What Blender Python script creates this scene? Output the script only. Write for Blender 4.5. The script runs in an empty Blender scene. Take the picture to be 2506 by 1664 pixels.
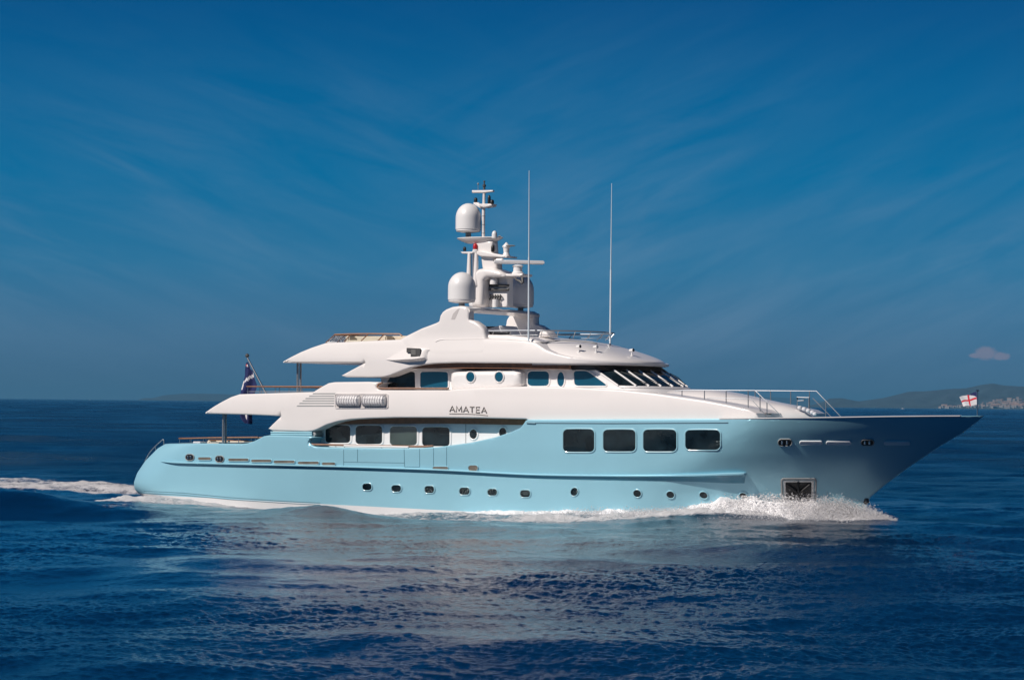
import bpy, bmesh, math, random
import numpy as np
from mathutils import Vector, Matrix
from mathutils.bvhtree import BVHTree
from mathutils.geometry import delaunay_2d_cdt
random.seed(7); rng = np.random.default_rng(11)
R = math.radians
SC = bpy.context.scene
COL = SC.collection

# ------------------------------------------------------------------ camera
HC, DIST, FPX = 5.6, 131.0, 6100.0
PITCH = math.atan(155.5/FPX); ROLL = 0.0102
Fv = Vector((0, math.cos(PITCH), math.sin(PITCH)))
U0 = Vector((0, -math.sin(PITCH), math.cos(PITCH))); R0 = Vector((1, 0, 0))
Rv = (R0*math.cos(ROLL)+U0*math.sin(ROLL)).normalized()
Uv = (U0*math.cos(ROLL)-R0*math.sin(ROLL)).normalized()
CAM = Vector((0, -DIST, HC))
cd = bpy.data.cameras.new('camera'); cam = bpy.data.objects.new('camera', cd); COL.objects.link(cam)
m = Matrix((( Rv.x, Uv.x, -Fv.x, CAM.x), (Rv.y, Uv.y, -Fv.y, CAM.y), (Rv.z, Uv.z, -Fv.z, CAM.z), (0, 0, 0, 1)))
cam.matrix_world = m
cd.sensor_width = 36; cd.lens = FPX/2506*36; cd.clip_start = 1; cd.clip_end = 200000
SC.camera = cam

# ------------------------------------------------------------------ light
SUN_EL, SUN_AZ = R(41), R(54)      # azimuth: turned left from the direction behind the camera
to_sun = Vector((-math.sin(SUN_AZ)*math.cos(SUN_EL), -math.cos(SUN_AZ)*math.cos(SUN_EL), math.sin(SUN_EL)))
sd = bpy.data.lights.new('sun', 'SUN'); sd.energy = 4.6; sd.angle = R(0.55); sd.color = (1.0, 0.915, 0.835)
sun = bpy.data.objects.new('sun', sd); COL.objects.link(sun)
sun.rotation_euler = to_sun.to_track_quat('Z', 'Y').to_euler()
SC.view_settings.view_transform = 'Standard'; SC.view_settings.look = 'None'
SC.cycles.caustics_reflective = False; SC.cycles.caustics_refractive = True
SC.view_settings.exposure = 0; SC.view_settings.gamma = 1; SC.view_settings.use_curve_mapping = False

W = bpy.data.worlds.new("World"); SC.world = W; W.use_nodes = True
nt = W.node_tree; N = nt.nodes; LK = nt.links
for n in list(N): N.remove(n)
def nd(nodes, t, **k):
    n = nodes.new(t)
    for a, b in k.items(): setattr(n, a, b)
    return n
wo = nd(N, 'ShaderNodeOutputWorld'); bg = nd(N, 'ShaderNodeBackground'); bg.inputs[1].default_value = 0.1
sky = nd(N, 'ShaderNodeTexSky', sky_type='NISHITA'); sky.sun_disc = False
sky.sun_elevation = SUN_EL; sky.sun_rotation = math.atan2(to_sun.x, to_sun.y)
sky.altitude = 0; sky.air_density = 1.0; sky.dust_density = 0.3; sky.ozone_density = 2.0
tc = nd(N, 'ShaderNodeTexCoord'); sep = nd(N, 'ShaderNodeSeparateXYZ'); LK.new(tc.outputs['Generated'], sep.inputs[0])
def ramp(nodes, pts, interp='LINEAR'):
    r = nodes.new('ShaderNodeValToRGB'); cr = r.color_ramp; cr.interpolation = interp
    while len(cr.elements) > 1: cr.elements.remove(cr.elements[0])
    cr.elements[0].position = pts[0][0]; c = pts[0][1]; cr.elements[0].color = (c[0], c[1], c[2], 1)
    for p, c in pts[1:]:
        e = cr.elements.new(p); e.color = (c[0], c[1], c[2], 1)
    return r
def srgb(r, g, b):
    f = lambda x: (x/255/12.92 if x/255 <= .04045 else ((x/255+.055)/1.055)**2.4)
    return (f(r), f(g), f(b))
def math_n(nodes, links, op, a, b=None, clamp=False):
    n = nodes.new('ShaderNodeMath'); n.operation = op; n.use_clamp = clamp
    for i, x in enumerate((a, b)):
        if x is None: continue
        if isinstance(x, (int, float)): n.inputs[i].default_value = x
        else: links.new(x, n.inputs[i])
    return n.outputs[0]
# the sky's own colour by elevation (polarised deep blue overhead, dusty blue at the horizon), modulating the Nishita sky
SKYCAL = (1.0, 1.0, 1.0)
el = ramp(N, [(0.0, srgb(72,110,142)), (0.025, srgb(72,119,155)), (0.055, srgb(44,122,166)), (0.09, srgb(2,116,168)), (0.125, srgb(0,106,162)), (0.16, srgb(0,90,150)), (0.35, srgb(3,70,128)), (1.0, srgb(2,50,98))])
LK.new(sep.outputs['Z'], el.inputs[0])
# Nishita luminance keeps the sky's natural brightening towards the sun
bw = nd(N, 'ShaderNodeRGBToBW'); LK.new(sky.outputs[0], bw.inputs[0])
nrm = math_n(N, LK, 'MULTIPLY', bw.outputs[0], 0.1)
nrm = math_n(N, LK, 'POWER', nrm, 0.25)
NISH = 1.0
gain = math_n(N, LK, 'MULTIPLY', nrm, 10.0*NISH)
# wisps of cirrus
def cirrus(ang, sc, loc):
    vr = nd(N, 'ShaderNodeVectorRotate', rotation_type='Y_AXIS'); LK.new(tc.outputs['Generated'], vr.inputs[0]); vr.inputs['Angle'].default_value = R(ang)
    mp = nd(N, 'ShaderNodeMapping'); LK.new(vr.outputs[0], mp.inputs[0]); mp.inputs['Scale'].default_value = sc; mp.inputs['Location'].default_value = loc
    nz = nd(N, 'ShaderNodeTexNoise'); nz.inputs['Scale'].default_value = 1.0; nz.inputs['Detail'].default_value = 10; nz.inputs['Roughness'].default_value = .6; nz.inputs['Distortion'].default_value = .55
    LK.new(mp.outputs[0], nz.inputs[0])
    m2 = nd(N, 'ShaderNodeMapping'); LK.new(vr.outputs[0], m2.inputs[0]); m2.inputs['Scale'].default_value = (5, 5, 12); m2.inputs['Location'].default_value = (loc[2], 0, loc[0])
    n2 = nd(N, 'ShaderNodeTexNoise'); n2.inputs['Scale'].default_value = 1.0; n2.inputs['Detail'].default_value = 3; LK.new(m2.outputs[0], n2.inputs[0])
    r2 = ramp(N, [(.34, (.2,)*3), (.62, (1,)*3)]); LK.new(n2.outputs[0], r2.inputs[0])
    return nz, r2
nz, k1 = cirrus(-17, (12, 12, 62), (1.3, 0, 4.2)); nz2, k2 = cirrus(24, (12, 12, 62), (3.1, 0, 1.7))
c1 = ramp(N, [(0.40, (0,0,0)), (0.74, (1,1,1))]); LK.new(nz.outputs[0], c1.inputs[0])
c2 = ramp(N, [(0.34, (0,0,0)), (0.72, (1,1,1))]); LK.new(nz2.outputs[0], c2.inputs[0])
side = nd(N, 'ShaderNodeMapRange'); LK.new(sep.outputs['X'], side.inputs[0]); side.inputs[1].default_value = -.07; side.inputs[2].default_value = .05
inv = math_n(N, LK, 'SUBTRACT', 1.0, side.outputs[0])
a1 = math_n(N, LK, 'MULTIPLY', math_n(N, LK, 'MULTIPLY', c1.outputs[0], k1.outputs[0]), inv); a2 = math_n(N, LK, 'MULTIPLY', math_n(N, LK, 'MULTIPLY', c2.outputs[0], k2.outputs[0]), side.outputs[0])
ci = math_n(N, LK, 'ADD', math_n(N, LK, 'MULTIPLY', a1, .75), math_n(N, LK, 'MULTIPLY', a2, 1.35))
elm = ramp(N, [(0.0, (.3,)*3), (0.03, (.8,)*3), (.06, (1,)*3), (.10, (.6,)*3), (.13, (.2,)*3), (.16, (.04,)*3), (.5, (.0,)*3)]); LK.new(sep.outputs['Z'], elm.inputs[0])
ci = math_n(N, LK, 'MULTIPLY', ci, elm.outputs[0]); ci = math_n(N, LK, 'MULTIPLY', ci, 0.54, True)
mixc = nd(N, 'ShaderNodeMix', data_type='RGBA'); LK.new(ci, mixc.inputs[0]); LK.new(el.outputs[0], mixc.inputs[6]); mixc.inputs[7].default_value = (*srgb(124,156,186), 1)
# small pink cumulus low on the right
def blob(cx, cz, rx, rz, soft=.35):
    dx = math_n(N, LK, 'DIVIDE', math_n(N, LK, 'SUBTRACT', sep.outputs['X'], cx), rx)
    dz = math_n(N, LK, 'DIVIDE', math_n(N, LK, 'SUBTRACT', sep.outputs['Z'], cz), rz)
    d = math_n(N, LK, 'ADD', math_n(N, LK, 'MULTIPLY', dx, dx), math_n(N, LK, 'MULTIPLY', dz, dz))
    return math_n(N, LK, 'SUBTRACT', 1.0, d)
b1 = blob(.1868, .0216, .0050, .0031); b2 = blob(.1925, .0206, .0042, .0018); b3 = blob(.1830, .0208, .003, .0012)
bb = math_n(N, LK, 'MAXIMUM', math_n(N, LK, 'MAXIMUM', b1, b2), b3)
nz3 = nd(N, 'ShaderNodeTexNoise'); nz3.inputs['Scale'].default_value = 420; nz3.inputs['Detail'].default_value = 4; LK.new(tc.outputs['Generated'], nz3.inputs[0])
bb = math_n(N, LK, 'ADD', bb, math_n(N, LK, 'MULTIPLY', math_n(N, LK, 'SUBTRACT', nz3.outputs[0], .5), .9))
bb = math_n(N, LK, 'MULTIPLY', bb, 1.6, True); bb = math_n(N, LK, 'MULTIPLY', bb, .8)
fwd = math_n(N, LK, 'GREATER_THAN', sep.outputs['Y'], 0.0); bb = math_n(N, LK, 'MULTIPLY', bb, fwd)
mix2 = nd(N, 'ShaderNodeMix', data_type='RGBA'); LK.new(bb, mix2.inputs[0]); LK.new(mixc.outputs[2], mix2.inputs[6]); mix2.inputs[7].default_value = (*srgb(136,136,158), 1)
bow_dim = nd(N, 'ShaderNodeMapRange'); LK.new(sep.outputs['X'], bow_dim.inputs[0]); bow_dim.inputs[1].default_value = .24; bow_dim.inputs[2].default_value = .6; bow_dim.inputs[3].default_value = 1; bow_dim.inputs[4].default_value = .38   # added dimming of the unseen sky to the right, to darken the bow
gain = math_n(N, LK, 'MULTIPLY', gain, bow_dim.outputs[0])
vm = nd(N, 'ShaderNodeVectorMath', operation='SCALE'); LK.new(mix2.outputs[2], vm.inputs[0]); LK.new(gain, vm.inputs['Scale'])
LK.new(vm.outputs[0], bg.inputs[0]); LK.new(bg.outputs[0], wo.inputs[0])

# ------------------------------------------------------------------ pixel -> boat geometry
PSI = R(30); CP, SP = math.cos(PSI), math.sin(PSI)
def to_local(p): return Vector((p[0]*CP-p[1]*SP, p[0]*SP+p[1]*CP, p[2]))
def to_world(p): return Vector((p[0]*CP+p[1]*SP, -p[0]*SP+p[1]*CP, p[2]))
def ray(px, py):
    x = (px-1253)/FPX; y = (832-py)/FPX
    return (Fv+Rv*x+Uv*y).normalized()
CAML = to_local(CAM)
def rayl(px, py):
    d = ray(px, py); return Vector((d.x*CP-d.y*SP, d.x*SP+d.y*CP, d.z))
def L(px, py, v):                 # point at lateral plane v: local u, w
    d = rayl(px, py); t = (v-CAML.y)/d.y
    return (CAML.x+d.x*t, CAML.z+d.z*t)
def L3(px, py, v):
    u, w = L(px, py, v); return Vector((u, v, w))
def LS(px, py, b):                # on a surface v=-b(u,w)
    v = -4.0
    for i in range(14):
        u, w = L(px, py, v); v = .4*v-.6*max(b(u, w), 0.0)
    return L(px, py, v)
def sea(px, py, z=0.0):           # world point on the plane z
    d = ray(px, py); t = (z-CAM.z)/d.z; return CAM+d*t
def proj(P):
    q = Vector(P)-CAM; z = q.dot(Fv); return (1253+FPX*q.dot(Rv)/z, 832-FPX*q.dot(Uv)/z)

# ------------------------------------------------------------------ materials
MATS = {}
def mat(name, col, rough=.4, metal=0, coat=0, var=.04, vscale=1.5, bump=0.0, bscale=6, spec=.5):
    if name in MATS: return MATS[name]
    M = bpy.data.materials.new(name); M.use_nodes = True; t = M.node_tree; b = t.nodes['Principled BSDF']
    b.inputs['Roughness'].default_value = rough; b.inputs['Metallic'].default_value = metal
    b.inputs['Coat Weight'].default_value = coat; b.inputs['Coat Roughness'].default_value = .04
    b.inputs['Specular IOR Level'].default_value = spec
    co = t.nodes.new('ShaderNodeTexCoord'); n = t.nodes.new('ShaderNodeTexNoise'); n.inputs['Scale'].default_value = vscale; n.inputs['Detail'].default_value = 4
    t.links.new(co.outputs['Object'], n.inputs[0])
    lo = tuple(c*(1-var) for c in col); hi = tuple(min(1, c*(1+var)) for c in col)
    r = ramp(t.nodes, [(.3, lo), (.7, hi)]); t.links.new(n.outputs[0], r.inputs[0]); t.links.new(r.outputs[0], b.inputs['Base Color'])
    if bump:
        n2 = t.nodes.new('ShaderNodeTexNoise'); n2.inputs['Scale'].default_value = bscale; n2.inputs['Detail'].default_value = 3
        t.links.new(co.outputs['Object'], n2.inputs[0]); bp = t.nodes.new('ShaderNodeBump'); bp.inputs['Strength'].default_value = bump; bp.inputs['Distance'].default_value = .05
        t.links.new(n2.outputs[0], bp.inputs['Height']); t.links.new(bp.outputs[0], b.inputs['Normal'])
    MATS[name] = M; return M
M_HULL = mat('hull_paint', (.30, .575, .685), .28, metal=.18, coat=.1, spec=.35, var=.03, vscale=.35, bump=.05, bscale=.9)
ht = M_HULL.node_tree; hb = ht.nodes['Principled BSDF']; src = hb.inputs['Base Color'].links[0].from_socket
hc_ = ht.nodes.new('ShaderNodeTexCoord'); hs = ht.nodes.new('ShaderNodeSeparateXYZ'); ht.links.new(hc_.outputs['Object'], hs.inputs[0])
lim = math_n(ht.nodes, ht.links, 'MAXIMUM', math_n(ht.nodes, ht.links, 'MULTIPLY_ADD', hs.outputs['X'], -.0136), .07); lim.node.inputs[0].links[0].from_node.inputs[2].default_value = .09
msk = math_n(ht.nodes, ht.links, 'LESS_THAN', hs.outputs['Z'], lim); hm_ = ht.nodes.new('ShaderNodeMix'); hm_.data_type = 'RGBA'
ht.links.new(msk, hm_.inputs[0]); ht.links.new(src, hm_.inputs[6]); hm_.inputs[7].default_value = (.78, .78, .78, 1); ht.links.new(hm_.outputs[2], hb.inputs['Base Color'])
M_WHITE = mat('white_paint', (.77, .735, .715), .28, coat=.3, var=.015, vscale=.5, bump=.03, bscale=1.1)
M_WALL = mat('wall_paint', (.80, .78, .77), .3, coat=.2, var=.02)
M_BOOT = mat('boot_stripe', (.8, .8, .8), .35)
M_GLASS = mat('dark_glass', (.008, .015, .019), .04, var=.9, vscale=.9, spec=.4)
M_BGLASS = mat('blue_tinted_glass', (.008, .075, .13), .05, coat=.7, var=.12, vscale=.8)
M_GGLASS = mat('green_tinted_glass', (.045, .065, .06), .06, coat=.6, var=.25, vscale=.9)
M_TEAK = mat('teak', (.20, .085, .04), .45, var=.25, vscale=5)
M_CHROME = mat('chrome', (.42, .44, .46), .3, metal=1, var=.03)
M_RAIL = mat('rail_steel', (.24, .26, .29), .42, metal=.55)
M_GREY = mat('grey_metal', (.30, .31, .31), .4, var=.1)
M_DGREY = mat('dark_grey', (.06, .06, .06), .5, var=.15)
M_BLACK = mat('black_plastic', (.012, .012, .014), .4, var=.1)
M_GROOVE = mat('groove_blue', (.07, .19, .26), .5)
M_CREAM = mat('cream_fabric', (.62, .54, .43), .8, var=.06, bump=.2)
M_LETTER = mat('letter_metal', (.22, .20, .19), .35, metal=.2)
M_DOME = mat('radome_white', (.76, .75, .745), .35, coat=.1, var=.02)
M_RED = mat('red_plastic', (.45, .01, .015), .35)
M_NAVY = mat('navy_cloth', (.006, .013, .085), .8, var=.15, vscale=4)
M_FWHITE = mat('white_cloth', (.62, .60, .62), .8, var=.05)
M_FRED = mat('red_cloth', (.55, .02, .04), .8, var=.05)
M_BRIM = mat('bright_rim', (.31, .56, .65), .25, coat=.3)
M_WHIP = mat('whip_fibreglass', (.62, .70, .76), .35)

# ------------------------------------------------------------------ object helpers
def link(name, me, parent=None, mt=None, smooth=30):
    if mt is not None:
        for q in (mt if isinstance(mt, (list, tuple)) else [mt]): me.materials.append(q)
    o = bpy.data.objects.new(name, me); COL.objects.link(o)
    if parent: o.parent = parent
    if smooth:
        me.polygons.foreach_set('use_smooth', [True]*len(me.polygons)); me.set_sharp_from_angle(angle=R(smooth))
    return o
def tag(o, label=None, cat=None, group=None, kind=None):
    if label: o['label'] = label
    if cat: o['category'] = cat
    if group: o['group'] = group
    if kind: o['kind'] = kind
    return o
def build(name, bm, parent=None, mt=None, smooth=30, fix=True):
    if fix: bmesh.ops.recalc_face_normals(bm, faces=bm.faces)
    me = bpy.data.meshes.new(name); bm.to_mesh(me); bm.free(); return link(name, me, parent, mt, smooth)
def top(name, bm, base, mt, smooth=30):      # boat-local geometry as a top-level thing of its own
    bmesh.ops.translate(bm, verts=bm.verts, vec=-Vector(base)); o = build(name, bm, None, mt, smooth)
    o.location = to_world(base); o.rotation_euler = (0, 0, -PSI); return o
def top_empty(name, base):
    o = bpy.data.objects.new(name, None); COL.objects.link(o); o.location = to_world(base); o.rotation_euler = (0, 0, -PSI); o.empty_display_size = .3; return o
def child(name, bm, par, base, mt, smooth=30):
    bmesh.ops.translate(bm, verts=bm.verts, vec=-Vector(base)); return build(name, bm, par, mt, smooth)
def bvh(o): 
    bm = bmesh.new(); bm.from_mesh(o.data); t = BVHTree.FromBMesh(bm); bm.free(); return t
def hit(t, px, py, fallback=None):
    d = rayl(px, py); h = t.ray_cast(CAML, d)
    if h[0] is None:
        if fallback is not None: return L3(px, py, fallback), Vector((0, -1, 0))
        return None, None
    n = h[1]
    if n.dot(d) > 0: n = -n
    return h[0], n
def tube(bm, pts, r, n=8, r2=None, cap=True):
    pts = [Vector(p) for p in pts]; rings = []
    for i, p in enumerate(pts):
        a = pts[max(i-1, 0)]; b = pts[min(i+1, len(pts)-1)]; t = (b-a).normalized()
        up = Vector((0, 0, 1)) if abs(t.z) < .9 else Vector((1, 0, 0))
        s = t.cross(up).normalized(); q = s.cross(t)
        rr = r if r2 is None else r+(r2-r)*i/(len(pts)-1)
        rings.append([bm.verts.new(p+(s*math.cos(2*math.pi*k/n)+q*math.sin(2*math.pi*k/n))*rr) for k in range(n)])
    for a, b in zip(rings, rings[1:]):
        for k in range(n): bm.faces.new((a[k], a[(k+1) % n], b[(k+1) % n], b[k]))
    if cap: bm.faces.new(rings[0][::-1]); bm.faces.new(rings[-1])
def lathe(bm, c, prof, n=32, axis=Vector((0, 0, 1)), sx=1, sy=1):
    c = Vector(c); q = Vector((0, 0, 1)).rotation_difference(axis); rings = []
    for r, z in prof:
        rings.append([bm.verts.new(c+q@Vector((r*sx*math.cos(2*math.pi*k/n), r*sy*math.sin(2*math.pi*k/n), z))) for k in range(n)])
    for a, b in zip(rings, rings[1:]):
        for k in range(n): bm.faces.new((a[k], a[(k+1) % n], b[(k+1) % n], b[k]))
    bm.faces.new(rings[0][::-1]); bm.faces.new(rings[-1])
def box(bm, lo, hi, bev=0.0):
    x0, y0, z0 = lo; x1, y1, z1 = hi
    v = [bm.verts.new(p) for p in ((x0,y0,z0),(x1,y0,z0),(x1,y1,z0),(x0,y1,z0),(x0,y0,z1),(x1,y0,z1),(x1,y1,z1),(x0,y1,z1))]
    fs = [bm.faces.new([v[i] for i in f]) for f in ((3,2,1,0),(4,5,6,7),(0,1,5,4),(1,2,6,5),(2,3,7,6),(3,0,4,7))]
    if bev:
        es = set(e for f in fs for e in f.edges); bmesh.ops.bevel(bm, geom=list(es), offset=bev, segments=3, affect='EDGES')
def smooth_poly(pts, closed=False, k=4):   # Catmull-Rom
    out = []; n = len(pts)
    for i in range(n-1 if not closed else n):
        p0 = pts[(i-1) % n] if (closed or i > 0) else pts[i]; p1 = pts[i]; p2 = pts[(i+1) % n]; p3 = pts[(i+2) % n] if (closed or i+2 < n) else pts[(i+1) % n]
        for j in range(k):
            t = j/k
            out.append(tuple(.5*((2*b)+(-a+c)*t+(2*a-5*b+4*c-d)*t*t+(-a+3*b-3*c+d)*t**3) for a, b, c, d in zip(p0, p1, p2, p3)))
    if not closed: out.append(tuple(pts[-1]))
    return out
def densify(P, step):
    out = []
    for i in range(len(P)):
        a = P[i]; b = P[(i+1) % len(P)]; d = math.hypot(a[0]-b[0], a[1]-b[1]); k = max(1, math.ceil(d/step))
        for j in range(k): out.append((a[0]+(b[0]-a[0])*j/k, a[1]+(b[1]-a[1])*j/k))
    return out
def prism(outline, bfun, fil=.1, grid=.5, step=.35, inner=None, sides=(1,)):
    """closed solid whose side outline is given in (u, w); half breadth bfun(u, w), edges rounded by fil.
    inner=None spans port to starboard; inner=t gives a plate of thickness t on each of sides."""
    P = densify(outline, step); A = np.array(P); B = np.roll(A, -1, 0)
    area = .5*np.sum(A[:,0]*B[:,1]-B[:,0]*A[:,1])
    if area < 0: P = P[::-1]; A = np.array(P); B = np.roll(A, -1, 0)
    D = B-A; LL = (D**2).sum(1)+1e-12
    def dist(Q):
        Q = np.asarray(Q)[:, None, :]; t = np.clip(((Q-A)*D).sum(2)/LL, 0, 1); return np.sqrt((((A+D*t[..., None])-Q)**2).sum(2)).min(1)
    def inside(Q):
        Q = np.asarray(Q); x = Q[:, 0][:, None]; y = Q[:, 1][:, None]
        c = ((A[:,1] > y) != (B[:,1] > y)) & (x < (B[:,0]-A[:,0])*(y-A[:,1])/(B[:,1]-A[:,1]+1e-15)+A[:,0]); return c.sum(1) % 2 == 1
    cand = []
    tn = np.roll(A, -1, 0)-np.roll(A, 1, 0); tn /= np.linalg.norm(tn, axis=1)[:, None]+1e-12; nn = np.stack([-tn[:,1], tn[:,0]], 1)
    for k in (.12, .35, .68, 1.05):
        Q = A+nn*fil*k; ok = inside(Q); dd = dist(Q); ok &= dd > fil*k*.9; cand += [tuple(q) for q in Q[ok]]
    gx = np.arange(A[:,0].min()+grid*.37, A[:,0].max(), grid); gy = np.arange(A[:,1].min()+grid*.31, A[:,1].max(), grid*.6)
    G = np.array([(x, y) for x in gx for y in gy]); 
    if len(G):
        ok = inside(G); G = G[ok]
        if len(G): G = G[dist(G) > fil*1.05+grid*.25]; cand += [tuple(g) for g in G]
    V = [Vector(p) for p in P]+[Vector(p) for p in cand]; nP = len(P)
    res = delaunay_2d_cdt(V, [], [list(range(nP))], 1, 1e-6)
    vs, fs = [(v.x, v.y) for v in res[0]], res[2]
    dd = dist(vs); s = np.clip(dd/fil, 0, 1); cut = fil*(1-np.sqrt(np.clip(1-(1-s)**2, 0, 1)))
    b = [max(bfun(u, w)-c, .02) for (u, w), c in zip(vs, cut)]
    from collections import Counter
    ec = Counter()
    for f in fs:
        for i in range(len(f)): ec[(f[i], f[(i+1) % len(f)])] += 1
    border = [e for e in ec if (e[1], e[0]) not in ec]
    bm = bmesh.new()
    for sgn in sides:
        o1 = [bm.verts.new((u, -sgn*bb, w)) for (u, w), bb in zip(vs, b)]
        if inner is None: o2 = [bm.verts.new((u, sgn*bb, w)) for (u, w), bb in zip(vs, b)]
        else: o2 = [bm.verts.new((u, -sgn*(max(bfun(u, w)-inner+c, .01)), w)) for (u, w), c in zip(vs, cut)]
        for f in fs:
            try: bm.faces.new([o1[i] for i in f]); bm.faces.new([o2[i] for i in f][::-1])
            except ValueError: pass
        for a, c in border:
            try: bm.faces.new((o1[c], o1[a], o2[a], o2[c]))
            except ValueError: pass
    return bm
def ell(cx, cy, rx, ry, n=24, rot=0):
    return [(cx+rx*math.cos(t)*math.cos(rot)-ry*math.sin(t)*math.sin(rot), cy+rx*math.cos(t)*math.sin(rot)+ry*math.sin(t)*math.cos(rot)) for t in (2*math.pi*k/n for k in range(n))]
def rrect(x0, y0, x1, y1, r, n=5, arch=0):
    out = []
    for cx, cy, a in ((x1-r, y0+r, -90), (x1-r, y1-r, 0), (x0+r, y1-r, 90), (x0+r, y0+r, 180)):
        for k in range(n+1):
            t = R(a+90*k/n); out.append((cx+r*math.cos(t), cy+r*math.sin(t)))
    if arch:
        o2 = []
        for x, y in densify(out, 6):
            if y < (y0+y1)/2: y -= arch*(1-((x-(x0+x1)/2)/((x1-x0)/2))**2)
            else: y += .5*arch*(1-((x-(x0+x1)/2)/((x1-x0)/2))**2)
            o2.append((x, y))
        out = o2
    return out
def rpoly(P, r=.2, n=4):      # round the corners of a pixel polygon
    out = []
    for i in range(len(P)):
        a, b, c = Vector(P[i-1]), Vector(P[i]), Vector(P[(i+1) % len(P)])
        p = b+(a-b)*min(r/(a-b).length, .45); q = b+(c-b)*min(r/(c-b).length, .45)
        for k in range(n+1):
            t = k/n; out.append(tuple(p*(1-t)**2+b*2*t*(1-t)+q*t*t))
    return out
def scalepoly(P, d):          # grow a polygon by d pixels
    A = np.array(P); t = np.roll(A, -1, 0)-np.roll(A, 1, 0); t /= np.linalg.norm(t, axis=1)[:, None]+1e-9
    ar = .5*np.sum(A[:,0]*np.roll(A[:,1], -1)-np.roll(A[:,0], -1)*A[:,1]); s = 1 if ar > 0 else -1
    n = np.stack([t[:,1], -t[:,0]], 1)*s; return [tuple(p) for p in A+n*d]
def onsurf(t, P, off, fb=None, nrm=None):
    out = []
    for x, y in P:
        p, n = hit(t, x, y, fb)
        if p is None: out.append(None); continue
        out.append(p+(nrm or n)*off)
    good = [q for q in out if q is not None]
    return good
def pane(t, P, off, thick, fb=None):
    cx, cy = sum(p[0] for p in P)/len(P), sum(p[1] for p in P)/len(P); p0, nn = hit(t, cx, cy, fb); bm = bmesh.new(); rings = []
    for q in (1, .72, .42, .15):
        r = []
        for x, y in P:
            p, n = hit(t, cx+(x-cx)*q, cy+(y-cy)*q, fb)
            if p is None: p = p0
            r.append(bm.verts.new(p+nn*off))
        rings.append(r)
    b_ = [bm.verts.new(v.co-nn*(off+thick)) for v in rings[0]]; n = len(b_); c = bm.verts.new(p0+nn*off)
    for i in range(n):
        j = (i+1) % n; bm.faces.new((rings[0][i], rings[0][j], b_[j], b_[i]))
        for a, b in zip(rings, rings[1:]): bm.faces.new((a[j], a[i], b[i], b[j]))
        bm.faces.new((rings[-1][j], rings[-1][i], c))
    return bm
def ringframe(t, P, grow, proud, fb=None, inn=.004):
    O = scalepoly(P, grow); Mi = scalepoly(P, grow*.45); nn = hit(t, sum(p[0] for p in P)/len(P), sum(p[1] for p in P)/len(P), fb)[1]
    o = onsurf(t, O, 0, fb); mm_ = onsurf(t, Mi, 0, fb); i_ = onsurf(t, P, 0, fb); bm = bmesh.new()
    if not (len(o) == len(mm_) == len(i_)): return bm
    rings = [[bm.verts.new(p+nn*h) for p in q] for q, h in ((o, -.01), (o, proud*.6), (mm_, proud), (i_, proud*.7), (i_, inn-.01))]
    n = len(o)
    for a, b in zip(rings, rings[1:]):
        for k in range(n): bm.faces.new((a[k], a[(k+1) % n], b[(k+1) % n], b[k]))
    return bm
def window(par, t, P, glass, frame_m, grow=3, proud=.03, name='window', off=.014, fb=None, base=None):
    f = build(name, ringframe(t, P, grow, proud, fb), par, frame_m, 40)
    build('glass', pane(t, P, off, .03, fb), f, glass, 20); return f

# ================================================================== THE YACHT
yacht = bpy.data.objects.new('motor_yacht', None); COL.objects.link(yacht); yacht.rotation_euler = (0, 0, -PSI); yacht.empty_display_size = 2
tag(yacht, 'large motor yacht with pale blue hull and white upper decks under way', 'yacht')

# ---- hull
stem = [L(px, py, 0) for px, py in ((2411,1017), (2395,1030), (2362,1056), (2298,1094), (2218,1148), (2171,1183), (2132,1215), (2118,1245), (2112,1275), (2105,1300))]
SW = np.array([p[1] for p in stem][::-1]); SU = np.array([p[0] for p in stem][::-1])
UT = stem[0][0]
def ustem(w): return float(np.interp(w, SW, SU))
ster = [(u, w) for (u, w) in (L(px, py, -4.1) for px, py in ((412,1084), (385,1097), (355,1127), (335,1157), (327,1180), (329,1196), (345,1210), (380,1225)))]
TW = np.array([p[1] for p in ster][::-1]); TU = np.array([p[0] for p in ster][::-1])
def ustern(w): return float(np.interp(w, TW, TU))
WK = 3.28
def hullb(u, w):
    us = ustem(w); d = max(us-u, 0)
    f = min(max(w/5.2, 0), 1.05)
    # breadth at the sheer and at the waterline, from the stem aft
    def prof(d, E, p, B): 
        t = min(d/E, 1); return B*(1-(1-t)**p)
    bs = prof(d, 9.8, 1.5, 4.62); bw = prof(d, 14.5, 2.1, 4.38)
    dk = max(UT-u, 0); bow = 1-min(dk/17, 1)
    if w < WK: g = (max(w, -1)/WK); g = g if g > 0 else g*.6; fr = (.93-.33*bow)*(g if g < 0 else g**1.0)
    else: fr = (.93-.33*bow)+(.07+.33*bow)*(w-WK)/(5.2-WK)
    b = bw+(bs-bw)*fr
    # stern: rounded quarters, a little narrower aft
    ds = u-ustern(w)
    b -= .35*max(0, 1-ds/14)**2
    b -= .45*max(0, 1-ds/2.2)**2
    return max(b, .02)
hull_px = [(345,1212), (329,1197), (327,1180), (335,1157), (355,1127), (385,1097), (403,1086), (415,1085), (500,1085), (590,1086), (606,1084), (622,1079), (645,1067), (658,1065), (755,1067), (768,1070), (757,1075), (754,1081), (760,1088), (770,1093),
  (860,1096), (960,1097), (1030,1096), (1075,1093), (1150,1083), (1210,1070), (1250,1057), (1272,1047), (1279,1039), (1286,1029), (1291,1026.5), (1500,1025.5), (1757,1024.5), (1990,1022), (2180,1019)]
O = [LS(px, py, hullb) for px, py in hull_px]
O += [L(2260,1018,-.9*1.6), ]
O = O[:-1]
tip_u, tip_w = stem[0]
u_a, w_a = O[-1]
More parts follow.
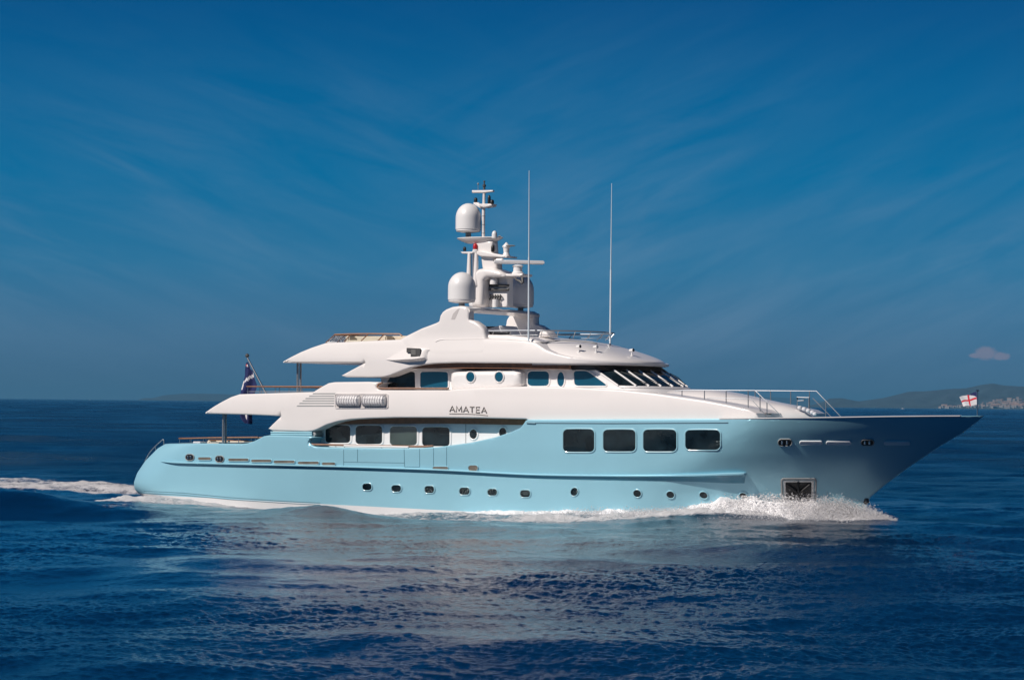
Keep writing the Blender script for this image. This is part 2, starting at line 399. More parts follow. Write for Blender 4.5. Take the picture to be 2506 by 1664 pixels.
for k in (1, 2, 3, 4, 5): O.append((u_a+(tip_u-.05-u_a)*k/5, w_a+(tip_w-w_a)*k/5))
O += [(u-.02, w) for u, w in stem[1:]]
O += [(ustem(-1.2)-.1, -1.2), (O[0][0]+1.5, -1.2)]
bm = prism(O, hullb, .06, .38, .3)
for f in bm.faces:
    c = f.calc_center_median()
    # boot stripe along the waterline
    f.material_index = 0
hull = build('hull', bm, yacht, [M_HULL, M_BOOT], 28)
TH = bvh(hull)

# ---- tier 1: the white boat-deck band
def shb(u): return hullb(u, 4.9)
def b1(u, w):
    b = min(4.47, shb(u)-.30)
    b -= max(0, w-5.4)*.16
    return b
t1_px = [(501,1009), (520,996), (541,983.5), (564,971.5), (585,964.5), (680,961.5), (765,959.5), (787,946), (803,937.5), (818,935), (900,934), (936,935.5), (924,939), (919,946), (925,952), (949,953), (1096,953.5), (1170,949), (1300,945), (1420,948), (1520,954), (1600,962), (1670,972), (1725,980), (1778,990), (1831,1002), (1850,1011), (1858,1026), (1757,1030), (1500,1030), (1296,1030),
  (1287,1025.5), (1180,1023), (1081,1022), (964,1022), (900,1024), (857,1026.5), (828,1031), (799,1039.5), (780,1049), (766,1054.5), (750,1056), (666,1053.5), (655,1049), (687,1018), (600,1014.5), (501,1012)]
O1 = [LS(px, py, b1) for px, py in t1_px]
t1 = build('boat_deck_bulwark', prism(O1, b1, .08, .55, .3), yacht, M_WHITE, 26); T1 = bvh(t1)
# dark louvred strip between hull and the band
def const(b): return lambda u, w: b
O_ = [L(px, py, -4.2) for px, py in ((668,1052), (766,1053), (772,1062), (765,1072), (662,1070))]
build('side_vent', prism(O_, const(4.2), .04, .6), yacht, M_GREY)
for yy in (1057.5, 1062.5): 
    bm = bmesh.new(); tube(bm, [L3(663, yy, -4.22), L3(764, yy+1, -4.22)], .05, 6); build('vent_slat', bm, yacht, M_BRIM)

# ---- main deckhouse (recessed)
O_ = [L(px, py, -3.45) for px, py in ((776,1018), (1330,1018), (1330,1104), (776,1104))]
mdh = build('main_deckhouse', prism(O_, const(3.45), .12, .6), yacht, M_WALL); TM = bvh(mdh)
for x0, y0, x1, y1, g in ((797,1041,858,1083,M_GLASS), (871,1042,936,1086,M_GLASS), (955,1044,1021,1089,M_GGLASS), (1034,1046,1101,1091,M_GLASS)):
    window(yacht, TM, rrect(x0, y0, x1, y1, 8, arch=1.5), g, M_WALL, 4, .05)
for cx, cy in ((1159,1062), (1231,1058)): window(yacht, TM, ell(cx, cy, 9, 12), M_BGLASS if 0 else M_GLASS, M_WALL, 3.5, .05, 'porthole')
bm = bmesh.new(); tube(bm, onsurf(TM, [(1140,1036), (1140,1098)], .0), .02, 6); build('wall_seam', bm, yacht, M_GREY)
# teak trim under the overhang, and cap rail on the bulwark
def strip(name, P, hgt, v, thick, mt, par=yacht):   # a board following pixel polyline P at lateral v
    bm = bmesh.new(); prev = None
    for px, py in P:
        u, w = L(px, py, -v); q = [bm.verts.new(c) for c in ((u, -v, w), (u, -v, w-hgt), (u, -v+thick, w-hgt), (u, -v+thick, w))]
        if prev:
            for k in range(4): bm.faces.new((prev[k], prev[(k+1) % 4], q[(k+1) % 4], q[k]))
        else: bm.faces.new(q)
        prev = q
    bm.faces.new(prev[::-1]); return build(name, bm, par, mt)
strip('teak_trim', [(800,1018), (900,1016), (1081,1014.5), (1180,1016), (1310,1018)], .46, 3.56, .1, M_TEAK)
def railpath(P, v, r, mt, name, n=8, par=yacht):
    bm = bmesh.new(); tube(bm, [L3(x, y, v) for x, y in smooth_poly(P)], r, n); return build(name, bm, par, mt)
railpath([(762,1074), (756,1081), (764,1087), (790,1088), (960,1091.5), (1030,1092.5), (1060,1091)], -4.36, .055, M_TEAK, 'cap_rail')
for x in (822, 843, 934, 989, 1000, 1046):
    bm = bmesh.new(); tube(bm, [L3(x, 1089, -4.36), L3(x, 1098, -4.36)], .02, 6); build('rail_bracket', bm, yacht, M_CHROME)
railpath([(842,1090.5), (935,1092.5), (1000,1094)], -4.42, .05, M_WHITE, 'fender_rail')

# ---- rub rail: a wedge moulding along the topsides
M_UNDERSHADE = mat('underside_shade', (.05, .25, .37), .3)  # underside shade of the rub rail put into the colour of its lower faces
def rub():
    low_f = set()
    topl = [(394,1127), (440,1129), (560,1132.5), (840,1139), (1080,1147), (1300,1158), (1500,1161), (1680,1160), (1780,1156), (1826,1155)]
    botl = [(394,1127.5), (430,1137), (560,1143), (840,1150), (1080,1158.5), (1300,1170), (1500,1175), (1680,1178), (1780,1182), (1822,1182)]
    a = smooth_poly(topl, k=6); b = smooth_poly(botl, k=6); bm = bmesh.new(); prev = None; n = len(a)
    for i, (p, q) in enumerate(zip(a, b)):
        s = min(1, i/6, (n-1-i)/2.5)**.6; pr = .15*s+.015
        P, nn = hit(TH, *p); Q, _ = hit(TH, *q)
        nn = Vector((nn.x, nn.y, 0)).normalized(); h = (P-Q).length
        ring = [P-nn*.05, P+nn*pr*.55+Vector((0,0,-.01)), P+nn*pr+Vector((0,0,-.05)), P+nn*pr+Vector((0,0,-.05-h*.12)), P+(Q-P)*.5+nn*pr*.45, Q+nn*.015, Q-nn*.05]
        r = [bm.verts.new(c) for c in ring]
        if prev:
            for k in range(6):
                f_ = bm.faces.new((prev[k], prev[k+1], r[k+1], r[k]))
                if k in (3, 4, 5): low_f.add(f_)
        else: bm.faces.new(r)
        prev = r
    bm.faces.new(prev[::-1]); bm.normal_update()
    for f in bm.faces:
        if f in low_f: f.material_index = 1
    return build('rub_rail', bm, yacht, [M_HULL, M_UNDERSHADE], 22)
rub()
# ---- seams, stripes and openings in the hull
def line_on(t, P, r, name, mt, par=yacht, off=0.0, n=6):
    bm = bmesh.new(); tube(bm, onsurf(t, densify_open(P, 14), off), r, n); return build(name, bm, par, mt)
def densify_open(P, s):
    out = []
    for a, b in zip(P, P[1:]):
        k = max(1, int(math.hypot(a[0]-b[0], a[1]-b[1])/s))
        for j in range(k): out.append((a[0]+(b[0]-a[0])*j/k, a[1]+(b[1]-a[1])*j/k))
    return out+[P[-1]]
line_on(TH, [(1290,1034.5), (1500,1035.5), (1782,1034)], .035, 'hull_groove', M_GROOVE)
line_on(TH, [(1290,1035), (1311,1036)], .06, 'hull_groove', M_GROOVE)
for P in ([(841,1100), (841,1140)], [(875,1099), (875,1131)], [(841,1130), (989,1132.5)], [(989,1099), (990,1141)], [(990,1142), (1027,1142.5)], [(1027,1098), (1027,1142)], [(1061,1096), (1061,1141)], [(1093,1094), (1093,1141)]):
    line_on(TH, P, .014, 'hatch_seam', M_GROOVE)
for dy in (0, 5): line_on(TH, [(352,1201+dy), (450,1206+dy), (564,1217+dy), (700,1226+dy), (784,1230+dy)], .018, 'waterline_seam', M_GROOVE)
for P in (rrect(1379,1051,1455,1105,10,arch=1), rrect(1477,1052,1556,1104,10,arch=1), rrect(1575,1052,1656,1104,10,arch=1), rrect(1678,1053,1763,1100,10,arch=1)):
    window(yacht, TH, P, M_GLASS, M_BRIM, 3.2, .05, off=.035)
for x0, y0, x1, y1 in ((885,1182,910,1199), (956,1186,982,1203), (1037,1188,1063,1206), (1122,1192,1150,1210), (1191,1195,1217,1212), (1271,1198,1298,1216)):
    window(yacht, TH, rrect(x0+3, y0+1, x1, y1, 7), M_GLASS, M_BRIM, 2.6, .05, 'porthole')
for cx, cy, rx, ry in ((1406,1203,8.5,10), (1560,1207,9.5,8.5), (1641,1210,9.5,8), (1722,1211,10,7.5), (1820,1213,10.5,7)):
    window(yacht, TH, ell(cx, cy, rx, ry, 20, R(25)), M_GLASS, M_BRIM, 2.6, .05, 'porthole')
def slot(x0, x1, cy, h, mt, nm='fairlead_slot', gl=M_GREY):
    f = build(nm, ringframe(TH, rrect(x0, cy-h, x1, cy+h, h*.98), 1.8, .05), yacht, mt, 40)
    build('slot_opening', pane(TH, rrect(x0, cy-h, x1, cy+h, h*.98), .035, .03), f, gl, 20); return f
M_BRONZE = mat('worn_bronze', (.20, .17, .14), .4, metal=.3, var=.25, vscale=3)
for x0, x1, cy in ((486,517,1122), (560,609,1125), (616,665,1127.5), (671,722,1130), (730,781,1132.5), (789,821,1134.5), (1060,1097,1145)): slot(x0, x1, cy, 3.2, M_BRIM, gl=M_BRONZE)
slot(1147, 1170, 1145, 6.5, M_BRIM, gl=M_BRONZE)
for x0, x1, cy in ((1958,2011,1083), (2023,2081,1083.5), (2165,2226,1084)): slot(x0, x1, cy, 3.2, M_BOOT, gl=M_BOOT)
for cx, cy, rx, ry in ((465,1119,9.5,7), (538,1123,9.5,7), (1921,1082,16,7.5), (2123,1082,15,6.5)):
    f = window(yacht, TH, rrect(cx-rx, cy-ry, cx+rx, cy+ry, ry*.95), M_BLACK, M_GREY, 1.8, .05, 'mooring_hawse')
    for q in (-.45, .3):
        bm = bmesh.new(); p, n = hit(TH, cx+q*rx, cy); lathe(bm, p+n*.02-Vector((0,0,.09)), [(.05, 0), (.05, .14), (.07, .15), (.06, .18)], 10); build('bollard', bm, f, M_CHROME)
# anchor pocket
P = [(1915,1174), (1994,1174), (1993,1222), (1917,1222)]
f = build('anchor_pocket', ringframe(TH, densify(rpoly(P, 3), 8), 5, .06), yacht, M_GREY, 40)
build('pocket_plate', pane(TH, rpoly([(1917,1176), (1992,1176), (1991,1224), (1919,1224)], 2), .012, .04), f, M_CHROME)
build('pocket_recess', pane(TH, rpoly([(1922,1180), (1986,1180), (1985,1232), (1924,1232)], 2), .03, .04), f, M_BLACK)
bm = bmesh.new()
for a, b in (((1926,1184), (1980,1224)), ((1982,1184), (1928,1224)), ((1954,1180), (1954,1232))):
    pa, na = hit(TH, *a); pb, nb = hit(TH, *b); tube(bm, [pa+na*.06, (pa+pb)/2+na*.12, pb+nb*.06], .06, 6)
build('anchor', bm, yacht, M_BLACK)
# forefoot fitting at the stem
bm = bmesh.new(); p = L3(2124, 1222, 0); lathe(bm, p+Vector((-.1,0,-.25)), [(.05, 0), (.16, .1), (.16, .3), (.08, .36)], 12); build('stem_shoe', bm, yacht, M_DGREY)

# ---- decks on top of the hull solid
def deck(name, u0, u1, w, inset, mt):
    bm = bmesh.new(); us = np.linspace(u0, u1, 24); a = []; b = []
    for u in us:
        h = hullb(u, w)-inset
        a.append(bm.verts.new((u, -h, w))); b.append(bm.verts.new((u, h, w)))
    for i in range(23): bm.faces.new((a[i], a[i+1], b[i+1], b[i]))
    return build(name, bm, yacht, mt)

# ---- name on the band
GLYPH = {'A': [[(0,0), (.5,1), (1,0)], [(.2,.36), (.8,.36)]], 'M': [[(0,0), (.08,1), (.5,.18), (.92,1), (1,0)]], 'T': [[(0,1), (1,1)], [(.5,1), (.5,0)]], 'E': [[(1,1), (0,1), (0,0), (1,0)], [(0,.52), (.85,.52)]]}
bm = bmesh.new(); xx = 1101.0; 
for ch in 'AMATEA':
    wd_ = {'A': 12.2, 'M': 13.5, 'T': 10.5, 'E': 8.6}[ch]
    for st in GLYPH[ch]:
        pts = [(xx+wd_*gx, 1007+3.4*(xx+wd_*gx-1101)/90-13.5*gy) for gx, gy in st]; pp = [hit(T1, *q) for q in pts]; tube(bm, [p+n*.006 for p, n in pp], .037, 6)
    xx += wd_+{'A': 3.6, 'M': 4.2, 'T': 5.0, 'E': 4.4}[ch]
lt = build('name_lettering', bm, yacht, M_LETTER)
line_on(T1, [(1100,1012.3), (1140,1012.6), (1170,1014), (1194,1016.5)], .028, 'name_underline', M_LETTER)

# ---- louvres and life raft recess on the band
for k, (yy, xa, xb) in enumerate(((963.5,767,821), (969.5,758,820), (975.3,749,820), (981,742,819), (987,734,818), (993.5,728,817))):
    f = build('louvre_slat', pane(T1, [(xa, yy-1.6), (xb, yy-1.6), (xb, yy+1.0), (xa-2, yy+1.0)], .012, .03), yacht, M_GREY)
P = rrect(821,965,949,998,3)
f = build('raft_recess', ringframe(T1, P, 2, .05), yacht, M_WHITE, 40); build('recess_panel', pane(T1, P, .008, .03), f, mat('pale_grey', (.5,.47,.46), .4))
def raft(x0, x1, lab):
    a, n = hit(T1, x0, 981); b, _ = hit(T1, x1, 981); a = a+n*.02; b = b+n*.02; ax = (b-a).normalized(); ln = (b-a).length
    base = a+Vector((0, 0, -.28)); root = top_empty('life_raft', base)
    bm = bmesh.new(); lathe(bm, a, [(.02, 0), (.2, .02), (.27, .08), (.285, ln*.3), (.285, ln*.48), (.30, ln*.49), (.30, ln*.51), (.285, ln*.52), (.285, ln*.7), (.27, ln-.08), (.2, ln-.02), (.02, ln)], 20, ax)
    child('canister', bm, root, base, M_DOME)
    bm = bmesh.new()
    for q in np.linspace(.07, .93, 9):
        c = a+ax*ln*q; lathe(bm, c-ax*.012, [(.31, 0), (.315, .01), (.31, .024)], 16, ax)
    for s in (.35, 1.2, 2.1):   # lashing cords, zigzag
        pts = []
        for j in range(19):
            q = j/18; an = s+(.28 if j % 2 else -.12); c = a+ax*ln*(.04+.92*q); pts.append(c+Vector((0, -math.sin(an)*.31, math.cos(an)*.31)))
        tube(bm, pts, .014, 5)
    child('lashing', bm, root, base, M_FWHITE); tag(root, lab, 'life raft', 'life rafts in the side recess'); return root
raft(826, 883, 'white life raft canister with cord lashing beside the louvre slats')
raft(889, 946, 'white life raft canister with cord lashing, nearer the bow of the two')

# ---- upper deckhouse
O_ = [L(px, py, -3.05) for px, py in ((931,880), (1130,880), (1130,962), (931,962))]
uda = build('upper_deckhouse', prism(O_, const(3.05), .1, .6), yacht, M_WALL); TU_ = bvh(uda)
def bulge_b(u, w): return 3.72
O_ = [L(px, py, -3.72) for px, py in ((1098,911), (1120,907), (1180,905), (1255,904), (1268,905), (1273,912), (1273,940), (1268,948), (1240,952), (1100,958))]
bul = build('cabin_side', prism(O_, bulge_b, .3, .35), yacht, M_WALL); TB = bvh(bul)
WUP = L(1400, 899, -3.2)[1]+.15; WDN = L(1400, 952, -3.2)[1]-.25
rake = 1.62
uref, wref = L(1457, 907, -3.2)       # where the side starts to turn into the windscreen
def wh_pt(s, w):   # s 0..1 straight starboard side, 1..2 round the front to the centreline, 2..3 on to port, 3..4 port side
    u1 = uref-(w-wref)*rake
    ua = L(1250, 925, -3.2)[0]; Bb = 3.2; Aa = 1.6
    if s <= 1: return Vector((ua+(u1-ua)*s, -Bb, w))
    if s >= 3: return Vector((ua+(u1-ua)*(4-s), Bb, w))
    t = (s-1)/2*math.pi; e = .85
    cx, cy = math.sin(t), -math.cos(t)
    return Vector((u1+Aa*abs(cx)**e, Bb*math.copysign(abs(cy)**e, cy), w))
bm = bmesh.new(); ss = list(np.linspace(0, 1, 8))+list(np.linspace(1, 3, 61))[1:]+list(np.linspace(3, 4, 8))[1:]; rows = []
for w in np.linspace(WDN, WUP, 8): rows.append([bm.verts.new(wh_pt(s, w)) for s in ss])
for a, b in zip(rows, rows[1:]):
    for k in range(len(ss)-1): bm.faces.new((a[k], a[k+1], b[k+1], b[k]))
bm.faces.new(rows[-1])
wh = build('wheelhouse', bm, yacht, M_WALL, 40); TWH = bvh(wh)
for P in (rpoly([(949,932), (958,918), (975,911), (990,908.5), (1011,909.5), (1016,912), (1017,950), (949,950)], 4), rrect(1029,910,1097,950,6,arch=1)):
    window(yacht, TU_, P, M_BGLASS if P[0][0] > 1000 else M_GLASS, M_WALL, 3, .05)
for cx in (1152, 1222): window(yacht, TB, ell(cx, 922, 10, 12.5), M_BGLASS, M_WALL, 3, .06, 'porthole')
window(yacht, TWH, rrect(1292,909,1344,944,9,arch=1), M_BGLASS, M_WALL, 3, .05)
window(yacht, TWH, ell(1373,928,8.5,18,28), M_BGLASS, M_WALL, 3, .05, 'porthole')
window(yacht, TWH, rpoly([(1404,907), (1437,907), (1488,944), (1407,944)], 9), M_BGLASS, M_WALL, 3, .05)
# windscreen: panels set into the raked, curved front
wt = L(1461, 907, -3.2)[1]; wb_ = L(1509, 943.5, -3.2)[1]
def wpanel(s0, s1, mt, nm='windscreen_pane', off=.03, par=yacht, w0=None, w1=None):
    w0 = wb_ if w0 is None else w0; w1 = wt if w1 is None else w1
    bm = bmesh.new(); g = []
    for w in np.linspace(w0, w1, 5):
        r = []
        for s in np.linspace(s0, s1, 7):
            p = wh_pt(s, w); q = wh_pt(s+.01, w)-wh_pt(s-.01, w); n = Vector((q.y, -q.x, 0)).normalized(); n = (n+Vector((0,0,.8))).normalized() if s > 1 else n; r.append(bm.verts.new(p+n*off))
        g.append(r)
    for a, b in zip(g, g[1:]):
        for k in range(6): bm.faces.new((a[k], a[k+1], b[k+1], b[k]))
    bmesh.ops.solidify(bm, geom=bm.faces[:], thickness=-.02) if 0 else None
    return build(nm, bm, par, mt, 40)
import bisect
ed = [1.02, 1.335, 1.56, 1.775, 1.985, 2.195, 2.41, 2.63, 2.95]
for i, (a, b) in enumerate(zip(ed, ed[1:])):
    f = wpanel(a+.012, b-.03, M_GLASS, off=.025)
    if 1 <= i <= 6:
        bm = bmesh.new(); tt = a+.05
        tube(bm, [wh_pt(tt+.16, wb_+.06)+Vector((.06,-.04,.05)), wh_pt(tt+.04, (wb_+wt)/2)+Vector((.1,-.05,.12)), wh_pt(tt+.0, wt-.1)+Vector((.06,-.04,.06))], .018, 6); build('wiper', bm, f, M_DGREY)
for i, a in enumerate(ed):
    bm = bmesh.new(); c = [wh_pt(a-.01, w) for w in (wb_-.02, wt+.03)]
    n = Vector((.5, -.35, .5)).normalized()
    tube(bm, [c[0]+n*.035, c[1]+n*.035], .05, 6); build('mullion', bm, yacht, M_WALL)
def wband(w0, w1, s0, s1, off, mt, nm):
    bm = bmesh.new(); pr = None
    for s in np.linspace(s0, s1, 60):
        q = wh_pt(s+.01, w0)-wh_pt(s-.01, w0); n = Vector((q.y, -q.x, 0)).normalized()
        r = [bm.verts.new(wh_pt(s, w0)), bm.verts.new(wh_pt(s, w0)+n*off), bm.verts.new(wh_pt(s, w1)+n*off), bm.verts.new(wh_pt(s, w1))]
        if pr:
            for k in range(3): bm.faces.new((pr[k], pr[k+1], r[k+1], r[k]))
        pr = r
    return build(nm, bm, yacht, mt)
wband(wt+.03, WUP+.02, .75, 3.2, .12, M_BLACK, 'windscreen_visor')
wband(wb_-.1, wb_-.03, 1.02, 2.98, .05, M_WALL, 'windscreen_sill')

# ---- tier 2: sundeck band
U2F = L(1385, 890, -3.95)[0]; U2E = L(1610, 891, 0)[0]-.1
def b2(u, w):
    b = 4.05-max(0, w-7.9)*.22
    if u > U2F: b *= max(0, 1-((u-U2F)/(U2E-U2F))**2.3)**(1/2.3)
    return b
t2_px = [(691,885), (712,873), (735,861.5), (762,850.5), (795,839.5), (845,837), (973,831), (1066,829), (1172,828), (1260,831), (1310,838), (1335,855), (1360,865), (1385,871), 'F', (1385,891.3), (1250,889), (1114,888), (1060,890), (1030,893.5), (1005,899.5), (984,907), (966,914.5), (951,920), (938,923), (900,923.5), (846,923), (834,919), (893,887.5), (691,887.5)]
O2 = []
for q in t2_px:
    if q == 'F':
        ca, cb_ = O2[-1], LS(1385, 891.3, b2)
        for k in range(1, 30):
            t = math.sin(k/29*math.pi/2); uu = ca[0]+(U2E-.03-ca[0])*t; O2.append((uu, ca[1]+(cb_[1]+.1-ca[1])*t**.8))
        for k in range(28, 0, -1):
            t = math.sin(k/29*math.pi/2); uu = cb_[0]+(U2E-.04-cb_[0])*t; O2.append((uu, cb_[1]-.0))
    else: O2.append(LS(q[0], q[1], b2))
t2 = build('sun_deck_bulwark', prism(O2, b2, .08, .5, .28), yacht, M_WHITE, 26); T2 = bvh(t2)
# wheelhouse roof and brow
WB2 = L(1395, 892, -3.95)[1]
cen = [L(px, py, 0) for px, py in ((1290,822), (1365,829.5), (1420,833), (1467,840), (1510,853), (1555,868), (1590,881), (1610,891))]
CU = [c[0] for c in cen]; CW = [c[1] for c in cen]
ua = L(1300, 880, -3.95)[0]; uf = U2E-.12; ub = U2F
def roof_h(u):
    if u < ub: return 3.86
    t = (u-ub)/(uf-ub); return 3.86*max(0, 1-t**2.3)**(1/2.3)
bm = bmesh.new(); secs = []; us = [ua+(ub-ua)*k/6 for k in range(6)]+[ub+(uf-ub)*math.sin(k/26*math.pi/2) for k in range(27)]
for u in us:
    h = max(roof_h(u), .03); wtp = float(np.interp(u, CU, CW)); wtp = max(wtp-max(0,u-CU[-1])*.35, WB2+.06); r = []
    for k in range(33):
        t = -1+2*k/32; t = math.sin(t*math.pi/2); q = abs(t)
        z = WB2+.05+(wtp-WB2-.05)*(1-q**3)**(1/2.0)
        r.append(bm.verts.new((u, h*t, z)))
    r = [bm.verts.new((u, -h, WB2-.02))]+r+[bm.verts.new((u, h, WB2-.02))]
    secs.append(r)
for a, b in zip(secs, secs[1:]):
    for k in range(34): bm.faces.new((a[k], a[k+1], b[k+1], b[k]))
    bm.faces.new((a[0], b[0], b[34], a[34]))
bm.faces.new(secs[0]); 
roof = build('wheelhouse_roof', bm, yacht, M_WHITE, 35); TR = bvh(roof)
# moulded crease above the sundeck band, raised eyebrow panel
line_on(T2, [(1066,836), (1076,832), (1090,830.5), (1172,829.5), (1240,831), (1290,835)], .035, 'coaming_moulding', M_WHITE, off=.0)
strip('teak_trim', [(960,885), (1038,884), (1114,884), (1250,884), (1395,885.5)], .37, 3.76, .1, M_TEAK)
# upper aft cap rail
railpath([(936,937), (926,941), (924,947), (932,950), (949,950.5), (1098,950.5)], -4.2, .05, M_TEAK, 'cap_rail')

# ---- sundeck inner coaming
def cb(u, w): return 3.55
O_ = [L(px, py, -3.55) for px, py in ((1090,842), (1095,822), (1180,818), (1245,820), (1290,825), (1320,836), (1300,850))]
build('sun_deck_coaming', prism(O_, cb, .15, .5), yacht, M_WHITE)
# wings and arch legs
def wingb(u, w): return 4.052-max(0, min(w, 9.1)-7.9)*.22-max(0, w-9.1)*.05
wing_px = [(975,832), (993,821.5), (1030,803.5), (1066,790), (1073,786), (1076,772), (1082,763), (1091,756.5), (1105,751), (1125,748.5), (1137,749.5), (1144,754), (1147,764), (1147,776), (1147,782), (1161,786), (1174,795), (1183,806), (1190,836), (1186,868), (1080,872), (1000,862)]
OW = [LS(px, py, wingb) for px, py in wing_px]
build('radar_arch', prism(OW, wingb, .13, .4, .22, inner=.62, sides=(-1,)), yacht, M_WHITE, 30)
arch = build('radar_arch', prism(OW, wingb, .13, .4, .22, inner=.62), yacht, M_WHITE, 30); TA = bvh(arch)
# arch top, vaulted between the legs
bm = bmesh.new(); ul, wl = LS(1092, 752, wingb); ur, wr = LS(1149, 757, wingb); wtop = LS(1130, 747.5, wingb)[1]
secs = []; bt = wingb(ul, wtop)-.05
for k in range(25):
    v = -bt+2*bt*k/24; q = abs(v)/bt; zt = wtop-.015-.05*q**6; zb = wtop-.24-.5*q**5
    secs.append([bm.verts.new(c) for c in ((ul+.05, v, zt-.28), (ul+.18, v, zt-.12), (ul+.4, v, zt-.02), (ul+.6, v, zt), (ur-.3, v, zt-.03), (ur-.06, v, zt-.1), (ur, v, zt-.2), (ur-.2, v, zb+.03), (ul+.5, v, zb))])
for a, b in zip(secs, secs[1:]):
    for k in range(9): bm.faces.new((a[k], a[(k+1) % 9], b[(k+1) % 9], b[k]))
bm.faces.new(secs[0]); bm.faces.new(secs[-1][::-1])
build('arch_top', bm, yacht, M_WHITE, 35)
# grey inset on the near leg
build('arch_vent', pane(TA, [(1119,757), (1125,755), (1113,782), (1104,782), (1109,768)], .008, .02, -3.3), yacht, M_GREY if 0 else mat('pale_grey', (.5,.47,.46), .4))
bm = bmesh.new(); p, n = hit(TA, 1154, 758, -3.3); lathe(bm, p, [(.05, 0), (.05, .03)], 10, n); build('arch_lamp', bm, yacht, M_DGREY)

# ---- mast and domes
def rad(px): return px/46.6*1.0
def Lm(px, py, v=0.0): return L3(px, py, v)
def scale_at(v=0.0): return (L3(1280, 700, v)-L3(1180, 700, v)).length/100*math.cos(PSI)   # metres per pixel across the view
MP = scale_at(0)
def dome(cx, ytop, ybot, halfw, v, par=yacht, nm='satellite_dome', ped=None):
    b = Lm(cx, ybot, v); t = Lm(cx, ytop, v); h = t.z-b.z; r = halfw*MP; hc = h*.50
    prof = [(r*.45, 0), (r*.92, h*.035), (r*.97, h*.06), (r*.93, h*.09), (r, h*.11), (r, hc)]
    for k in range(1, 11):
        a = k/10*math.pi/2; prof.append((max(r*math.cos(a), .01), hc+(h-hc)*math.sin(a)))
    bm = bmesh.new(); lathe(bm, b, prof, 40); o = build(nm, bm, par, M_DOME, 40)
    if ped:
        bm = bmesh.new(); q = Lm(cx, ped, v); tube(bm, [q, b+Vector((0,0,.03))], r*.22, 14); build('dome_pedestal', bm, o, M_GREY)
    return o
dome(1130, 666, 742, 33.5, -2.7, ped=752)
dome(1146, 498, 570, 31.5, -.2, ped=588)
dome(1274, 672, 754, 33, 2.7, ped=762)
dome(1172, 698, 752, 25, .3, ped=760)
dome(1210, 565, 584, 6.5, -.4)
def slab(nm, P, v0, v1, par=yacht, mt=M_WHITE, fil=.05, taper=0):     # outline in pixels at mid lateral, extruded sideways
    vm = (v0+v1)/2; h = (v1-v0)/2; O = [L(px, py, vm) for px, py in P]
    bm = prism(O, lambda u, w: h, min(fil, h*.6), .4, .15); bmesh.ops.translate(bm, verts=bm.verts, vec=(0, vm, 0)); return build(nm, bm, par, mt, 35)
def disc(nm, P0, P1, y, th, v, wid, par=yacht, mt=M_WHITE):  # oval platform
    a = Lm(P0, y, v); b = Lm(P1, y, v); c = (a+b)/2; ru = (b-a).length/2; bm = bmesh.new(); t = th*MP
    lathe(bm, c, [(.55, -t*1.0), (.8, -t*.55), (.97, -t*.12), (1.0, 0), (.97, t*.1)], 40, sx=ru, sy=wid); return build(nm, bm, par, mt, 35)
slab('mast_tower', [(1172,590), (1212,590), (1214,622), (1222,640), (1224,662), (1188,662), (1184,630), (1170,622)], -.35, .35, fil=.12)
disc('mast_platform', 1120, 1230, 583, 13, 0, .62)
slab('mast_platform', [(1180,617), (1192,616), (1253,628), (1252,632), (1190,629), (1180,624)], -.6, .6)
slab('mast_platform', [(1135,617.5), (1172,617), (1172,621.5), (1140,622)], -.45, .3)
slab('mast_platform', [(1206,672), (1290,671), (1292,675), (1285,678), (1215,678)], -.55, .55)
slab('stack_housing', [(1170,752), (1170,700), (1172,680), (1177,668), (1187,660), (1203,657.5), (1222,659), (1240,665), (1251,673), (1252,681), (1208,681), (1200,688), (1197,752)], -.75, .75, fil=.22)
slab('stack_recess', [(1188,676), (1249,676), (1249,752), (1188,752)], -.05, .6, mt=M_WALL, fil=.05)
for y in (699, 709): slab('exhaust_louvre', [(1198,y-3), (1246,y-3), (1244,y+3), (1198,y+3)], -.2, -.05, mt=M_DGREY, fil=.02)
for k in range(5):
    bm = bmesh.new(); x = 1200+6*k; tube(bm, [Lm(x, 722, -.15), Lm(x+2.5, 726, -.2), Lm(x-1.5, 733, -.15)], .05, 6); build('exhaust_pipe', bm, yacht, M_BLACK)
bm = bmesh.new(); lathe(bm, Lm(1208, 696, -.3), [(.2, 0), (.2, .28), (.14, .33)], 18); build('vent_cowl', bm, yacht, M_DOME)
bm = bmesh.new(); lathe(bm, Lm(1212, 752, -.3), [(.16, 0), (.16, .35), (.16, .42)], 18); build('vent_cowl', bm, yacht, M_DOME)
# port side strut pair
for x0, x1 in ((1149, 1147), (1166, 1164)):
    bm = bmesh.new(); tube(bm, [Lm(x1, 700, -.7), Lm(x0, 620, -.5)], .15, 12, .1); build('mast_strut', bm, yacht, M_WHITE)
bm = bmesh.new(); tube(bm, [Lm(1158, 740, -.7), Lm(1158, 622, -.5)], .07, 12); build('mast_strut', bm, yacht, M_CHROME)
